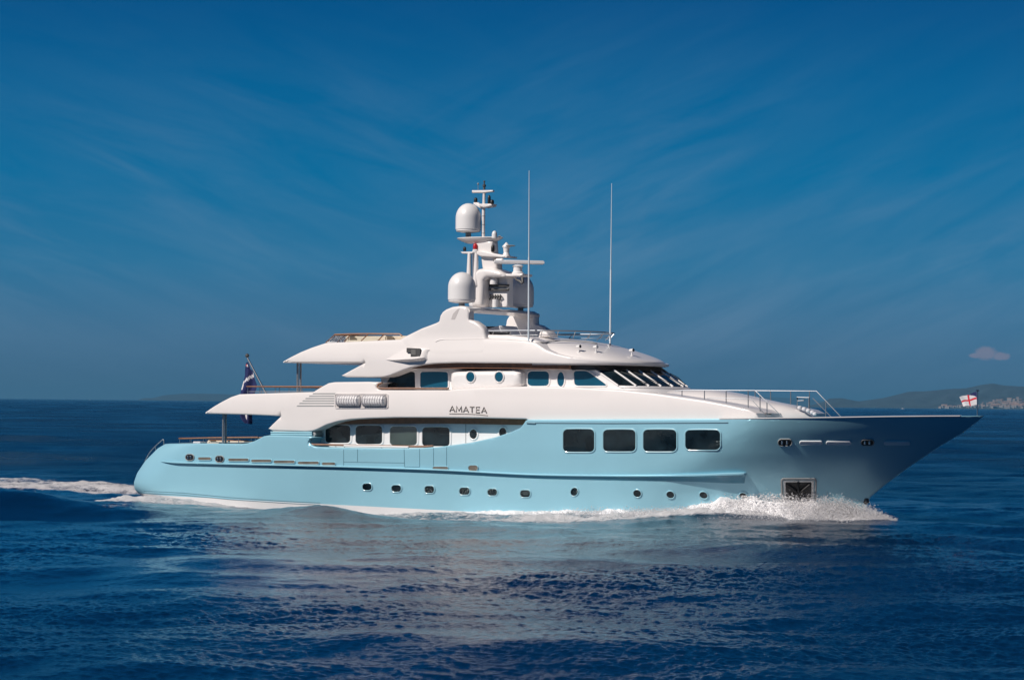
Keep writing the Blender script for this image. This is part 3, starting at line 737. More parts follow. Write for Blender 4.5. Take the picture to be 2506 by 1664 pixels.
# pole and crosstree
bm = bmesh.new(); tube(bm, [Lm(1182.5, 586, 0), Lm(1183, 540, 0), Lm(1184, 500, 0)], .095, 14, .085); tube(bm, [Lm(1184, 500, 0), Lm(1185, 470, 0)], .075, 12)
pole = build('mast_pole', bm, yacht, M_WHITE)
for y in (506, 530, 551, 572): bm = bmesh.new(); lathe(bm, Lm(1183, y, 0), [(.1, 0), (.108, .015), (.1, .035)], 14); build('pole_band', bm, pole, M_GREY)
slab('crosstree', [(1157,466.5), (1208,466), (1208,470), (1185,473), (1157,473)], -.12, .12, fil=.04)
slab('mast_bracket', [(1179,500), (1210,500), (1208,506), (1190,509.5), (1179,506)], -.3, .3)
slab('mast_bracket', [(1160,496), (1172,496), (1178,506), (1178,512), (1160,500)], -.1, .1)
bm = bmesh.new(); lathe(bm, Lm(1185, 464, 0), [(.07, 0), (.05, .12), (.09, .14), (.09, .24), (.04, .28), (.03, .38), (.06, .4), (.05, .46)], 14); build('wind_sensor', bm, yacht, M_DGREY)
bm = bmesh.new(); lathe(bm, Lm(1170, 453, 0), [(.02, 0), (.05, .03), (.05, .08), (.02, .11)], 12); tube(bm, [Lm(1170, 465, 0), Lm(1170, 453, 0)], .012, 6); build('wind_sensor', bm, yacht, M_GREY)
def lantern(nm, x, y0, y1, hw, v, mt, par=yacht):
    b = Lm(x, y1, v); h = Lm(x, y0, v).z-b.z; r = hw*MP; bm = bmesh.new(); lathe(bm, b, [(r*.7, 0), (r, h*.12), (r, h*.7), (r*.75, h*.9), (r*.3, h)], 16); return build(nm, bm, par, mt, 40)
lantern('nav_light', 1164, 484, 496, 4.5, 0, M_BLACK); lantern('nav_light', 1197, 478, 499, 4, .1, M_BLACK); lantern('nav_light', 1204, 489, 500, 5, -.2, M_BLACK)
lantern('nav_light', 1163, 596, 611, 5.5, -.4, M_RED); lantern('lamp_base', 1163, 610, 619, 7, -.4, M_DOME); lantern('nav_light', 1137, 604, 615, 4, -.3, M_BLACK); lantern('nav_light', 1206, 600, 617, 4.5, -.5, M_BLACK)
lantern('small_antenna', 1223, 577, 585, 4, 0, M_GREY)
bm = bmesh.new(); b0 = Lm(1239, 628, 0); lathe(bm, b0, [(.2, 0), (.2, .08), (.14, .2), (.17, .45), (.22, .5), (.2, .56), (.1, .66), (.04, .74)], 20); build('horn_pedestal', bm, yacht, M_DOME)
bm = bmesh.new(); lathe(bm, Lm(1249, 603, 0), [(.22, 0), (.27, .03), (.2, .06)], 20); build('sensor_disc', bm, yacht, M_GREY)
# open-array radar
bm = bmesh.new(); lathe(bm, Lm(1267, 672, 0), [(.3, 0), (.32, .08), (.24, .16), (.24, .38), (.3, .44), (.22, .5)], 24); rp = build('radar_scanner', bm, yacht, M_DOME, 40)
bm = bmesh.new(); c = Lm(1270, 642, 0); a_ = R(-20)
d = to_local(Vector((math.cos(R(8)), math.sin(R(8)), 0))); s_ = Vector((-d.y, d.x, 0)); hl = 1.33
for k0, k1 in ((-hl, hl),):
    ring = []
    for q, h in ((-hl, .05), (-hl+.05, .1), (hl-.05, .1), (hl, .05)):
        cc = c+d*q; ring.append([bm.verts.new(cc+s_*a*.16+Vector((0,0,b*h))) for a, b in ((-1,-.6), (-.7,-1), (.7,-1), (1,-.6), (1,.6), (.7,1), (-.7,1), (-1,.6))])
    for a, b in zip(ring, ring[1:]):
        for k in range(8): bm.faces.new((a[k], a[(k+1) % 8], b[(k+1) % 8], b[k]))
    bm.faces.new(ring[0]); bm.faces.new(ring[-1][::-1])
build('scanner_bar', bm, rp, M_DOME, 40)
bm = bmesh.new(); p = Lm(1222, 637, -.6); lathe(bm, p+Vector((-.2,0,0)), [(.05, 0), (.1, .04), (.1, .4), (.05, .45)], 14, Vector((1, 0, 0))); build('flood_light', bm, yacht, M_DOME)
bm = bmesh.new(); lathe(bm, Lm(1208, 637, -.6), [(.07, 0), (.07, .1)], 12, Vector((1, 0, 0))); build('flood_light', bm, yacht, M_BLACK)
bm = bmesh.new(); tube(bm, [Lm(1262, 684, -.5), Lm(1272, 688, -.6), Lm(1278, 694, -.6)], .06, 8); tube(bm, [Lm(1278, 680, -.5), Lm(1279, 692, -.6)], .08, 8); build('search_light', bm, yacht, M_DGREY)

# ---- whip antennas
def whip(x, yb, x1, yt, ym, v, r):
    bm = bmesh.new(); xm = x+(x1-x)*(yb-ym)/(yb-yt); tube(bm, [Lm(x, yb, v), Lm(xm, ym, v)], r, 10, r*.85); tube(bm, [Lm(xm, ym, v), Lm(x1, yt, v)], r*.62, 8, r*.3)
    o = build('whip_antenna', bm, yacht, M_WHIP)
    bm = bmesh.new(); b = Lm(x, yb+1, v); lathe(bm, b-Vector((0,0,.06)), [(.13, 0), (.12, .05), (.06, .1), (.05, .3)], 14); tube(bm, [b, b+Vector((.12,-.05,-.08))], .06, 8); build('antenna_foot', bm, o, M_CHROME)
whip(1293.5, 850, 1295, 418, 630, -3.75, .052); whip(1493, 851, 1497, 449, 660, .6, .05)
bm = bmesh.new(); tube(bm, [hit(TR, *p, -3)[0]+Vector((0,0,.02)) for p in ((1300,851), (1310,844), (1324,839), (1345,836), (1380,834), (1430,837), (1462,842))], .03, 6); build('roof_moulding', bm, yacht, M_GREY)
# ---- roof fittings
def fit(px, py, kind):
    p, n = hit(TR, px, py+4, -2)
    bm = bmesh.new(); lathe(bm, p-Vector((0,0,.04)), [(.08, 0), (.08, .05), (.03, .07), (.03, .2)], 12); o = build('roof_light' if kind else 'roof_horn', bm, yacht, M_DOME)
    bm = bmesh.new(); q = p+Vector((-.14, 0, .26)); lathe(bm, q, [(.04, 0), (.07, .05), (.08, .22), (.09, .26)], 14, Vector((1, -.2, .05)).normalized()); build('lamp_head' if kind else 'trumpet', bm, o, M_DOME)
    if kind: bm = bmesh.new(); lathe(bm, q+Vector((.26, -.052, .012)), [(.075, 0), (.075, .02)], 14, Vector((1, -.2, .05)).normalized()); build('lens', bm, o, M_BLACK)
fit(1416, 857, 1); fit(1458, 858, 0); fit(1546, 866, 1)
bm = bmesh.new(); p, n = hit(TR, 1367, 877, -3.5); lathe(bm, p-n*.02, [(.14, 0), (.12, .05), (.03, .06)], 14, n, sx=1.2, sy=.4); build('roof_vent', bm, yacht, M_WHITE)

# ---- side-light fairing on the sundeck band
pc, nc = hit(T2, 1000, 870)
def fair():
    topc = [(945,879.5), (965,870), (985,861), (1003,855), (1030,854), (1055,856.5)]; mid = [(945,880), (965,877), (985,873), (1003,871), (1030,869), (1046,862)]; low = [(945,880.5), (965,884), (985,886), (1003,886.5), (1030,884.5), (1047,880)]
    bm = bmesh.new(); prev = None
    a, b, c = smooth_poly(topc, k=4), smooth_poly(mid, k=4), smooth_poly(low, k=4)
    for i in range(len(a)):
        x_ = i/(len(a)-1); s = min(1, x_/.55)*min(1, (1-x_)/.16+.0); P, Q, S = (hit(T2, *z)[0] for z in (a[i], b[i], c[i]))
        r = [bm.verts.new(x) for x in (P+nc*-.02, P+nc*(.10*s), Q+nc*(.17*s+.01), Q*.25+S*.75+nc*(.32*s+.01), S+nc*(.1*s), S-nc*.02)]
        if prev:
            for k in range(5): bm.faces.new((prev[k], prev[k+1], r[k+1], r[k]))
        else: bm.faces.new(r)
        prev = r
    bm.faces.new(prev[::-1]); return build('side_light_housing', bm, yacht, M_WHITE, 35)
fo = fair(); TF = bvh(fo)
def plate(P, off, th, mt, nm, par):
    pts = [ (hit(T2, x, y)[0]+nc*off) for x, y in P]; bm = bmesh.new(); a = [bm.verts.new(p) for p in pts]; b = [bm.verts.new(p-nc*th) for p in pts]
    bm.faces.new(a); n = len(a)
    for i in range(n): bm.faces.new((a[i], a[(i+1) % n], b[(i+1) % n], b[i]))
    return build(nm, bm, par, mt)
plate([(1001,854), (1034,855.5), (1034,876), (1011,876), (1011,866), (1001,865)], .25, .25, M_BLACK, 'lamp_recess', fo)
plate([(1013,858), (1024,859), (1024,872), (1013,871)], .27, .05, M_DGREY, 'side_light', fo)

# ---- aft posts, rails
def rail(pts, v, r=.028, nm='rail', mt=M_RAIL, par=yacht): 
    bm = bmesh.new(); tube(bm, [p if isinstance(p, Vector) else L3(p[0], p[1], v) for p in pts], r, 8); return build(nm, bm, par, mt)
for px, y0, y1, v in ((728,886,966,-3.3), (735,886,966,-3.0), (546,1011,1086,-3.7), (552,1011,1086,-3.5)):
    rail([(px,y1), (px+.5,y0)], v, .06, 'awning_post')
def loop_rail(pts_s, v, ends_v, wcap, posts, r=.035, nm='aft_rail', mt=M_TEAK, hpost=.5, lower=True):
    """starboard run through px points, across the stern, back along the port side"""
    S = [L3(x, y, v) for x, y in pts_s]; ua_, wa_ = S[0].x, S[0].z
    rnd = [Vector((ua_-.0, v+.0, wa_))]; arc = [Vector((ua_-.45*math.sin(t), v+.45*(1-math.cos(t)), wa_)) for t in np.linspace(0, math.pi/2, 6)]
    arc2 = [Vector((p.x, -p.y, p.z)) for p in arc[::-1]]; full = S[::-1]+arc[1:]+arc2+[Vector((p.x, -p.y, p.z)) for p in S[1:]]
    bm = bmesh.new(); tube(bm, full, r, 8); o = build(nm, bm, yacht, mt)
    bm = bmesh.new(); Ls = [0]
    for a, b in zip(full, full[1:]): Ls.append(Ls[-1]+(b-a).length)
    for q in np.arange(.2, Ls[-1], posts):
        i = max(0, bisect.bisect(Ls, q)-1); i = min(i, len(full)-2); t = (q-Ls[i])/(Ls[i+1]-Ls[i]+1e-9); p = full[i].lerp(full[i+1], t); tube(bm, [p, p-Vector((0, 0, hpost))], .02, 6)
    if lower:
        tube(bm, [p-Vector((0,0,hpost*.5)) for p in full], .012, 6)
    build('stanchion', bm, o, M_CHROME); return o
loop_rail([(612,945.5), (680,945.5), (790,946)], -3.7, 3.8, 0, 1.3, hpost=.55)
loop_rail([(446,1073), (520,1071), (632,1070)], -3.5, 3.5, 0, 1.1, r=.045, hpost=.5)
# sundeck aft windbreak: glass with teak cap
bm = bmesh.new(); g = bmesh.new(); vv = -3.35
cap = [L3(x, y, vv) for x, y in ((819,819), (860,817.5), (900,817), (978,817.5), (984,822))]
tube(bm, cap, .05, 8); capb = [Vector((p.x, -p.y, p.z)) for p in cap]; tube(bm, capb, .05, 8); tube(bm, [cap[0], capb[0]], .05, 8)
co = build('sun_deck_rail', bm, yacht, M_TEAK)
bm = bmesh.new()
for a, b in (((819,819),(797,839)), ((858,819),(843,836)), ((901,818),(884,834)), ((940,818),(926,833))): tube(bm, [L3(*a, vv), L3(*b, vv)], .028, 6)
for k in range(1, 6): 
    t = k/6; p = cap[0].lerp(capb[0], t); q = L3(797,839,vv); q = Vector((q.x, p.y, q.z)); tube(bm, [p, q], .025, 6)
build('stanchion', bm, co, M_TEAK)
gm = bpy.data.materials.new('clear_glass'); gm.use_nodes = True; gb = gm.node_tree.nodes['Principled BSDF']; gb.inputs['Transmission Weight'].default_value = 1; gb.inputs['Roughness'].default_value = .02; gb.inputs['IOR'].default_value = 1.1; gb.inputs['Base Color'].default_value = (.75, .85, .9, 1)
bm = bmesh.new(); q = [L3(819,820,vv), L3(797,839,vv), L3(926,834,vv), L3(940,819,vv)]; bm.faces.new([bm.verts.new(p) for p in q]); bm.faces.new([bm.verts.new((p.x, -p.y, p.z)) for p in q])
bm.faces.new([bm.verts.new(p) for p in (q[0], q[1], Vector((q[1].x, -q[1].y, q[1].z)), Vector((q[0].x, -q[0].y, q[0].z)))])
build('glass_screen', bm, co, gm, 0)
# sundeck forward rail
vv = -3.3; rp_ = [(1137,808), (1160,809), (1190,811), (1250,808), (1330,808.5), (1400,809), (1440,811), (1460,814.5)]
S = [L3(x, y, vv) for x, y in smooth_poly(rp_, k=3)]; 
e = S[-1]; arc = [Vector((e.x+1.0*math.sin(t), vv+abs(vv)*(1-math.cos(t)), e.z)) for t in np.linspace(0, math.pi/2, 8)][1:]
S2 = [L3(x, y, vv) for x, y in smooth_poly([(1137,808), (1160,809), (1190,810), (1250,809), (1310,809)], k=3)]; e = S2[-1]
arc = [Vector((e.x+2.2*math.sin(t), vv*math.cos(t), e.z)) for t in np.linspace(0, math.pi/2, 10)][1:]
full = S2+arc; full = full+[Vector((p.x, -p.y, p.z)) for p in full[::-1][1:]]
bm = bmesh.new(); tube(bm, full, .032, 8); fr = build('windbreak_rail', bm, yacht, M_RAIL)
bm = bmesh.new()
for i in range(1, len(full)-1, 2):
    p = full[i]; q = p+Vector((-.22, 0, -.34)); q.y *= .93; tube(bm, [p, q], .02, 6)
tube(bm, [Vector((p.x-.14, p.y*.95, p.z-.22)) for p in full], .014, 6)
build('stanchion', bm, fr, M_CHROME)
# things on the sundeck
def thing_box(nm, px0, py0, px1, py1, v0, v1, mt, lab, cat, bev=.06, grp=None):
    vm = v0; u0, w1 = L(px0, py0, vm); u1, w0 = L(px1, py1, vm); bm = bmesh.new(); box(bm, (u0, v0, min(w0, w1)), (u1, v1, max(w0, w1)), bev)
    o = top(nm, bm, ((u0+u1)/2, (v0+v1)/2, min(w0, w1)), mt, 40); tag(o, lab, cat, grp); return o
def sofa(px0, py0, px1, py1, v0, v1, lab, cat='sofa', slant=0):
    u0, wt_ = L(px0, py0, v0); u1, wb = L(px1, py1, v0); base = ((u0+u1)/2, (v0+v1)/2, wb); root = top_empty('deck_sofa', base); h = wt_-wb
    bm = bmesh.new(); box(bm, (u0, v0, wb), (u1, v1, wb+h*.55), .05); child('seat', bm, root, base, M_CREAM)
    bm = bmesh.new(); box(bm, (u0+.02, v1-.25, wb+h*.4), (u1-.02, v1, wt_), .06); child('backrest', bm, root, base, M_CREAM)
    bm = bmesh.new(); box(bm, (u0, v0+.05, wb+h*.3), (u0+.25, v1-.27, wt_), .06); child('armrest', bm, root, base, M_CREAM)
    tag(root, lab, cat); return root
sofa(846, 822, 926, 845, -2.6, -1.5, 'cream cushioned sofa behind the glass screen on the top deck')
sofa(934, 821, 985, 845, -2.6, -1.5, 'cream sun bed at the forward end of the top deck railing', 'sun bed')
sofa(504, 1077, 602, 1090, -2.2, -1.2, 'cream cushioned sofa on the lowest aft deck beside the post')
# table beside
u, w = L(560, 1076, -2.6); base = (u, -2.6, w-.6); rt = top_empty('deck_table', base)
bm = bmesh.new(); box(bm, (u-1.1, -3.0, w-.05), (u+1.1, -2.3, w), .02); child('tabletop', bm, rt, base, M_TEAK)
bm = bmesh.new(); tube(bm, [(u, -2.6, w-.6), (u, -2.6, w-.05)], .07, 10); child('table_leg', bm, rt, base, M_CHROME)
tag(rt, 'low teak topped table in front of the cream sofa on the aft deck', 'table')
for k, (x, mm2, lab) in enumerate(((478, M_FWHITE, 'white folded towel by the rail at the aft end of the lowest deck'),)):
    thing_box('towel', x-6, 1080, x+12, 1086, -2.6, -2.1, mm2, lab, 'towel', .02)
# helm console + dark screens
u, w = L(1202, 800, -.5)
thing = slab('helm_screen', [(1193,799), (1211,799), (1212,809), (1193,809)], -1.0, -.5, mt=M_DGREY, fil=.03)
slab('helm_console', [(1197,809), (1216,806), (1244,798), (1250,812), (1254,824), (1190,824)], -1.4, .6, mt=M_DOME, fil=.1)
slab('wind_deflector', [(1197,812), (1247,812.5), (1245,820), (1199,820)], -3.1, -2.9, mt=M_BLACK, fil=.02)
slab('seat_pod', [(1333,811), (1346,810), (1357,825), (1328,826)], -1.5, -.5, mt=M_WHITE, fil=.08)

# ---- stern: curved boarding rails
rail([L3(x, y, -3.3) for x, y in smooth_poly([(355,1128), (366,1108), (380,1092), (392,1081), (400,1075.5), (401,1088)])], 0, .03, 'boarding_rail')
rail([L3(x, y, -3.3) for x, y in ((380,1092), (381,1102))], 0, .02, 'boarding_rail')

# ---- foredeck
# trunk / tender cover
ctr = [(1655,958), (1700,952.5), (1760,954), (1800,960), (1833,967), (1880,977.5), (1947,992), (1974,1002), (1990,1011), (2003,1021)]
T = [L(px, py, .6) for px, py in ctr]; TUu = [a[0] for a in T]; TWw = [a[1] for a in T]; wbase = L(1900, 1030, -1)[1]
bm = bmesh.new(); secs = []
for k in range(41):
    s = k/40; u = TUu[0]+(TUu[-1]-TUu[0])*(1-(1-s)**1.5); z = float(np.interp(u, TUu, TWw)); hw = 2.75*max(.02, 1-((u-TUu[0])/(TUu[-1]-TUu[0]))**2.6)**.6
    r = []
    for j in range(25):
        t = math.sin((-1+2*j/24)*math.pi/2); r.append(bm.verts.new((u, hw*t, wbase+(z-wbase)*(1-abs(t)**3.2)**.5)))
    secs.append(r)
for a, b in zip(secs, secs[1:]):
    for k in range(24): bm.faces.new((a[k], a[k+1], b[k+1], b[k]))
bm.faces.new(secs[0])
build('foredeck_trunk', bm, yacht, M_WHITE, 40)
# near/far rails (identical, mirrored by position on the photo)
def bowrail(top_, low, posts, v):
    bm = bmesh.new(); tube(bm, [L3(x, y, v) for x, y in top_], .022, 8); tube(bm, [L3(x, y, v) for x, y in low], .02, 6); o = build('bow_rail', bm, yacht, M_RAIL)
    for x, y0, y1 in posts: bm = bmesh.new(); tube(bm, [L3(x, y0, v), L3(x, y1, v)], .024, 6); build('stanchion', bm, o, M_RAIL)
bowrail([(1652,957), (1669,955), (1848,955.5), (1919,1024)], [(1730,974), (1838,976), (1880,1022)], [(1669,955,974), (1724,955,981), (1777,955,990), (1831,955,1004), (1860,967,1015), (1877,984,1016)], -3.35)
bowrail([(1800,955.5), (1998,957), (2062,1024)], [(1989,974), (2038,1024)], [(1848,956,975), (1886,956,980), (1935,957,990), (1981,957,1006), (2021,981,1022)], 2.6)
bm = bmesh.new(); tube(bm, [L3(x, y, -.4) for x, y in ((1951,1000), (1951,972), (1980,973), (1980,1004))], .045, 8); tube(bm, [L3(x, y, -.4) for x, y in ((1952,981), (1967,980), (1968,972))], .03, 6); build('davit_frame', bm, yacht, M_RAIL)
for k, (x, y) in enumerate(((1957,999), (1968,1002), (1978,1006), (1988,1010), (1994,1014))):
    b = L3(x, y+3, -.5); bm = bmesh.new(); lathe(bm, b, [(.04, 0), (.10, .03), (.115, .09), (.10, .15), (.04, .18)], 14); o = top('mooring_fender', bm, b, M_FWHITE)
    tag(o, ['white round fender at the foot of the chrome frame on the foredeck', 'second white fender forward of the chrome frame', 'middle white fender of the row on the foredeck slope', 'fourth white fender in the row, next to the foremost one', 'foremost white fender at the low end of the foredeck slope'][k], 'fender', 'fenders on the foredeck')
slab('teak_step', [(1852,1012), (1881,1011), (1879,1017), (1854,1017)], -3.3, -2.5, mt=M_TEAK, fil=.03)
# bulwark capping, pale, from amidships to the bow
bm = bmesh.new(); pr = None
for x, y in densify_open([(1760,1024.3), (1990,1021.8), (2180,1018.8), (2280,1017.9), (2350,1017.6)], 12):
    u, w = LS(x, y, hullb); b = hullb(u, w); r = [bm.verts.new(c) for c in ((u, -b-.02, w-.02), (u, -b-.02, w+.02), (u, -b+.22, w+.03), (u, -b+.22, w-.04))]
    if pr:
        for k in range(4): bm.faces.new((pr[k], pr[(k+1) % 4], r[(k+1) % 4], r[k]))
    else: bm.faces.new(r)
    pr = r
bm.faces.new(pr[::-1]); build('bulwark_cap', bm, yacht, M_WHITE)

# ---- flags
def cloth(nm, corners, nx, nz, mats, fn, v, base, wob=.12, par=None):
    """corners: px of hoist-top, fly-top, fly-bottom, hoist-bottom"""
    a, b, c, d = (L3(x, y, v) for x, y in corners); bm = bmesh.new(); g = []
    for j in range(nz+1):
        r = []
        for i in range(nx+1):
            s, t = i/nx, j/nz; p = (a*(1-s)+b*s)*(1-t)+(d*(1-s)+c*s)*t
            r.append(bm.verts.new(p+Vector((0, wob*math.sin(s*7+t*2.2)*s, .02*math.sin(s*9+t)))))
        g.append(r)
    for j in range(nz):
        for i in range(nx):
            f = bm.faces.new((g[j][i], g[j][i+1], g[j+1][i+1], g[j+1][i])); f.material_index = fn((i+.5)/nx, (j+.5)/nz)
    o = top(nm, bm, base, mats, 60)
    return o
# bow staff (part of the yacht) and jack
bm = bmesh.new(); tube(bm, [Lm(2392, 1018), Lm(2392, 957)], .035, 8); lathe(bm, Lm(2392, 957), [(.05, 0), (.1, .03), (.04, .06)], 10); build('bow_flagstaff', bm, yacht, M_CHROME)
def jack(s, t):
    if t < .42*(1-s/.5) and s < .5: return 2
    if .43 < t < .57 or .42 < s < .53: return 1
    return 0
f = cloth('flag', ((2390,959), (2347,972), (2357,994), (2391,991)), 40, 26, [M_FWHITE, M_FRED, M_NAVY], jack, 0, Lm(2391, 991), .07)
tag(f, 'small white flag with red cross and blue corner flying from the bow staff', 'flag')
st_a, st_b = L3(651, 963, 0), L3(605, 875, 0)
bm = bmesh.new(); tube(bm, [st_a, st_b], .06, 8, .05); build_ = build('stern_flagstaff', bm, yacht, M_CHROME)
bm = bmesh.new(); lathe(bm, st_b-Vector((0,0,.02)), [(.03, 0), (.11, .08), (.12, .14), (.07, .22), (.02, .25)], 14); build('staff_finial', bm, build_, M_DGREY)
def ensign():
    # cloth hanging in folds from the sloping staff down past the deck edge
    rows = [((607,886), (607,886)), ((604,893), (611,896)), ((601,905), (617,912)), ((599,918), (622,926)), ((596,932), (628,942)), ((592,950), (627,950)), ((590,965), (622,962)), ((589,985), (617,985)), ((590,1005), (613,1008)), ((594,1020), (611,1024)), ((600,1030), (611,1031)), ((606,1036), (610,1038))]
    bm = bmesh.new(); g = []; rr = smooth_poly([(*a, *b) for a, b in rows], k=4); nx = 16
    for j, (ax, ay, bx, by) in enumerate(rr):
        v = -.02; A = L3(ax-3, ay, v); B = L3(bx+(4 if ay > 900 else 0), by, v); r = []
        for i in range(nx+1):
            s = i/nx; p = A.lerp(B, s); r.append(bm.verts.new(p+Vector((-.0, .13*math.sin(s*9+j*.12)*min(1, j/12), 0))))
        g.append(r)
    n = len(g)-1
    for j in range(n):
        for i in range(nx):
            s = (i+.5)/nx; t = (j+.5)/n; mi = 0
            if .06 < t < .11: mi = 1 if s < .4 else (2 if s < .6 else 0)
            elif .16 <= t < .42 and abs((t-.18)-(1-s)*.22) < .022: mi = 2
            elif .78 < t < .86 and .3 < s < .65: mi = 2
            elif .42 < t < .48 and s < .2: mi = 2
            f = bm.faces.new((g[j][i], g[j][i+1], g[j+1][i+1], g[j+1][i])); f.material_index = mi
    o = top('flag', bm, L3(610, 1038, 0), [M_NAVY, M_FRED, M_FWHITE], 60); tag(o, 'dark blue ensign with red and white corner hanging from the sloping stern staff', 'flag')
ensign()

# ================================================================== SEA
def fft_tile(n, size, lmin, lmax, slope, wind, spread, seed):
    r = np.random.default_rng(seed); k1 = np.fft.fftfreq(n, size/n)*2*np.pi; kx, ky = np.meshgrid(k1, k1, indexing='ij'); k = np.hypot(kx, ky); k[0,0] = 1e9
    ang = np.arctan2(ky, kx); S = k**-3.6*np.where((k > 2*np.pi/lmax) & (k < 2*np.pi/lmin), 1, 0)*(np.abs(np.cos(ang-wind))**spread+.06)
    h = np.fft.ifft2((r.normal(size=(n,n))+1j*r.normal(size=(n,n)))*np.sqrt(S)).real
    gx = np.gradient(h, size/n, axis=0); gy = np.gradient(h, size/n, axis=1); s = math.sqrt((gx**2+gy**2).mean()); return h*slope/s
def sample(T, size, x, y, rot):
    n = T.shape[0]; c, s = math.cos(rot), math.sin(rot); a = (x*c-y*s)/size*n; b = (x*s+y*c)/size*n
    i = np.floor(a).astype(int); j = np.floor(b).astype(int); fa = a-i; fb = b-j; fa = fa*fa*(3-2*fa)*.5+fa*.5; fb = fb*fb*(3-2*fb)*.5+fb*.5; i0 = i % n; j0 = j % n; i1 = (i+1) % n; j1 = (j+1) % n
    return (T[i0,j0]*(1-fa)+T[i1,j0]*fa)*(1-fb)+(T[i0,j1]*(1-fa)+T[i1,j1]*fa)*fb
wd = R(75)
TA_ = fft_tile(512, 190, 5, 34, .056, wd, 2, 1); TBt = fft_tile(512, 47, 1.2, 5, .046, wd+.2, 2, 2); TCt = fft_tile(512, 15.3, .14, .9, .115, wd-.2, 1.5, 3)
# rows closely spaced in view angle near the yacht, out to the horizon; columns fan out from below the camera
pxd = np.concatenate([np.linspace(820, 30, 1150), np.geomspace(29.5, .45, 70)])
dist = HC*FPX/pxd
ta = np.tan(np.concatenate([np.linspace(R(-40), R(-13.2), 60)[:-1], np.linspace(R(-13.2), R(13.2), 1050), np.linspace(R(13.2), R(40), 60)[1:]]))
DD, TT = np.meshgrid(dist, ta, indexing='ij'); X = DD*TT; Y = DD-DIST
sp = np.gradient(dist)[:, None]*np.ones_like(X)
def att(lam): return np.clip((lam/sp-1.2)/2.2, 0, 1)
patch = sample(TA_, 190, X*.35+40, Y*.35, 1.3); patch = patch/patch.std(); pt2 = sample(TA_, 190, X*.9+11, Y*.9, 2.1); pt2 = pt2/pt2.std(); calm = np.clip(1+.38*pt2+.2*patch, .25, 1.9)
Z = sample(TA_, 190, X, Y, .3)*att(9)+sample(TBt, 47, X, Y, -.5)*att(2.2)*(.6+.4*calm)+sample(TCt, 15.3, X, Y, .9)*att(.7)*calm
# boat-relative coordinates for the wake
Ul = X*CP-Y*SP; Vl = X*SP+Y*CP
UG = np.linspace(-30, 32, 200); BG = np.array([hullb(u, .1) if u < ustem(.1) else 0. for u in UG]); BG[UG < ustern(.3)-.2] = 0
Bw = np.interp(Ul, UG, BG); side = -Vl-Bw            # metres outboard on the starboard side
Ubow = ustem(.1); Ust = ustern(.3)
def smooth(a, b, x): t = np.clip((x-a)/(b-a), 0, 1); return t*t*(3-2*t)
def val(X, Y, s, seed):
    r = np.random.default_rng(seed).random((256, 256)); return sample(r, 256*s, X, Y, seed*.37)
n1 = val(X, Y, .9, 5); n2 = val(X, Y, .35, 6); n3 = val(X, Y, 3.0, 8); nn_ = .45*n1+.3*n2+.25*n3
foam = np.zeros_like(X)
def band(lx, cy, hw, dens):      # lx: px x list; centre line and half width in photo rows at sea level -> world curve
    global foam
    pts = [sea(x, y) for x, y in zip(lx, cy)]; bx = np.array([p.x for p in pts]); by = np.array([p.y for p in pts]); hwv = np.array(hw); o = np.argsort(bx)
    c = np.interp(X, bx[o], by[o]); h = np.interp(X, bx[o], hwv[o]); dn = np.interp(X, bx[o], np.array(dens)[o], 0, 0)
    e = 1-np.abs(Y-c)/h; foam = np.maximum(foam, np.clip(e*2.2, 0, 1)*dn)
# along the hull (half widths in metres across the sea surface)
u_ = np.linspace(-27, 22, 60)
hullfoam_w = np.interp(Ul, [-30, Ust, -16, -11, -8, -4, 2, 8, 14, 19, Ubow, Ubow+4], [7, 8, 5.5, 3, 4.5, 8, 8, 5, 3.2, 3.2, 3.6, .5])
hullfoam_d = np.interp(Ul, [-30, Ust, -16, -12, -9, -5, 2, 8, 12, 16, Ubow, Ubow+5], [.8, 1.0, .95, .45, .5, .72, .75, .9, 1, 1, .95, -.3])
e = 1-np.clip(side, 0, None)/hullfoam_w
foam = np.maximum(foam, np.clip(e*2.2, 0, 1)*hullfoam_d*(Ul > Ust-1)*(Ul < Ubow+1.5)*(side > -np.maximum(Bw*2, 0)-1.5))
# stern wake: two streaks trailing away behind the stern
wk = Ust-Ul
band([-900, -300, 0, 200, 330, 450, 600, 700], [1196, 1203, 1207, 1210, 1213, 1221, 1234, 1240], [5, 5, 4.5, 4.5, 4.5, 3, 2.2, 1.5], [.7, .8, .9, .95, 1, 1, .8, 0])
band([-900, -300, 0, 200, 330, 380], [1165, 1174, 1184, 1190, 1196, 1198], [10, 10, 10, 10, 9, 6], [.6, .7, .82, .86, .9, 0])
band([-900, -300, 0, 90, 150, 330, 380], [1145, 1160, 1171, 1178, 1183, 1190, 1192], [3, 3.5, 3.5, 3, 3, 4, 4], [.5, .6, .78, .7, .65, .75, 0])
band([200, 240, 280, 320, 380], [1250, 1252, 1254, 1250, 1240], [2, 3, 3.5, 3, 2], [0, .45, .62, .5, 0])
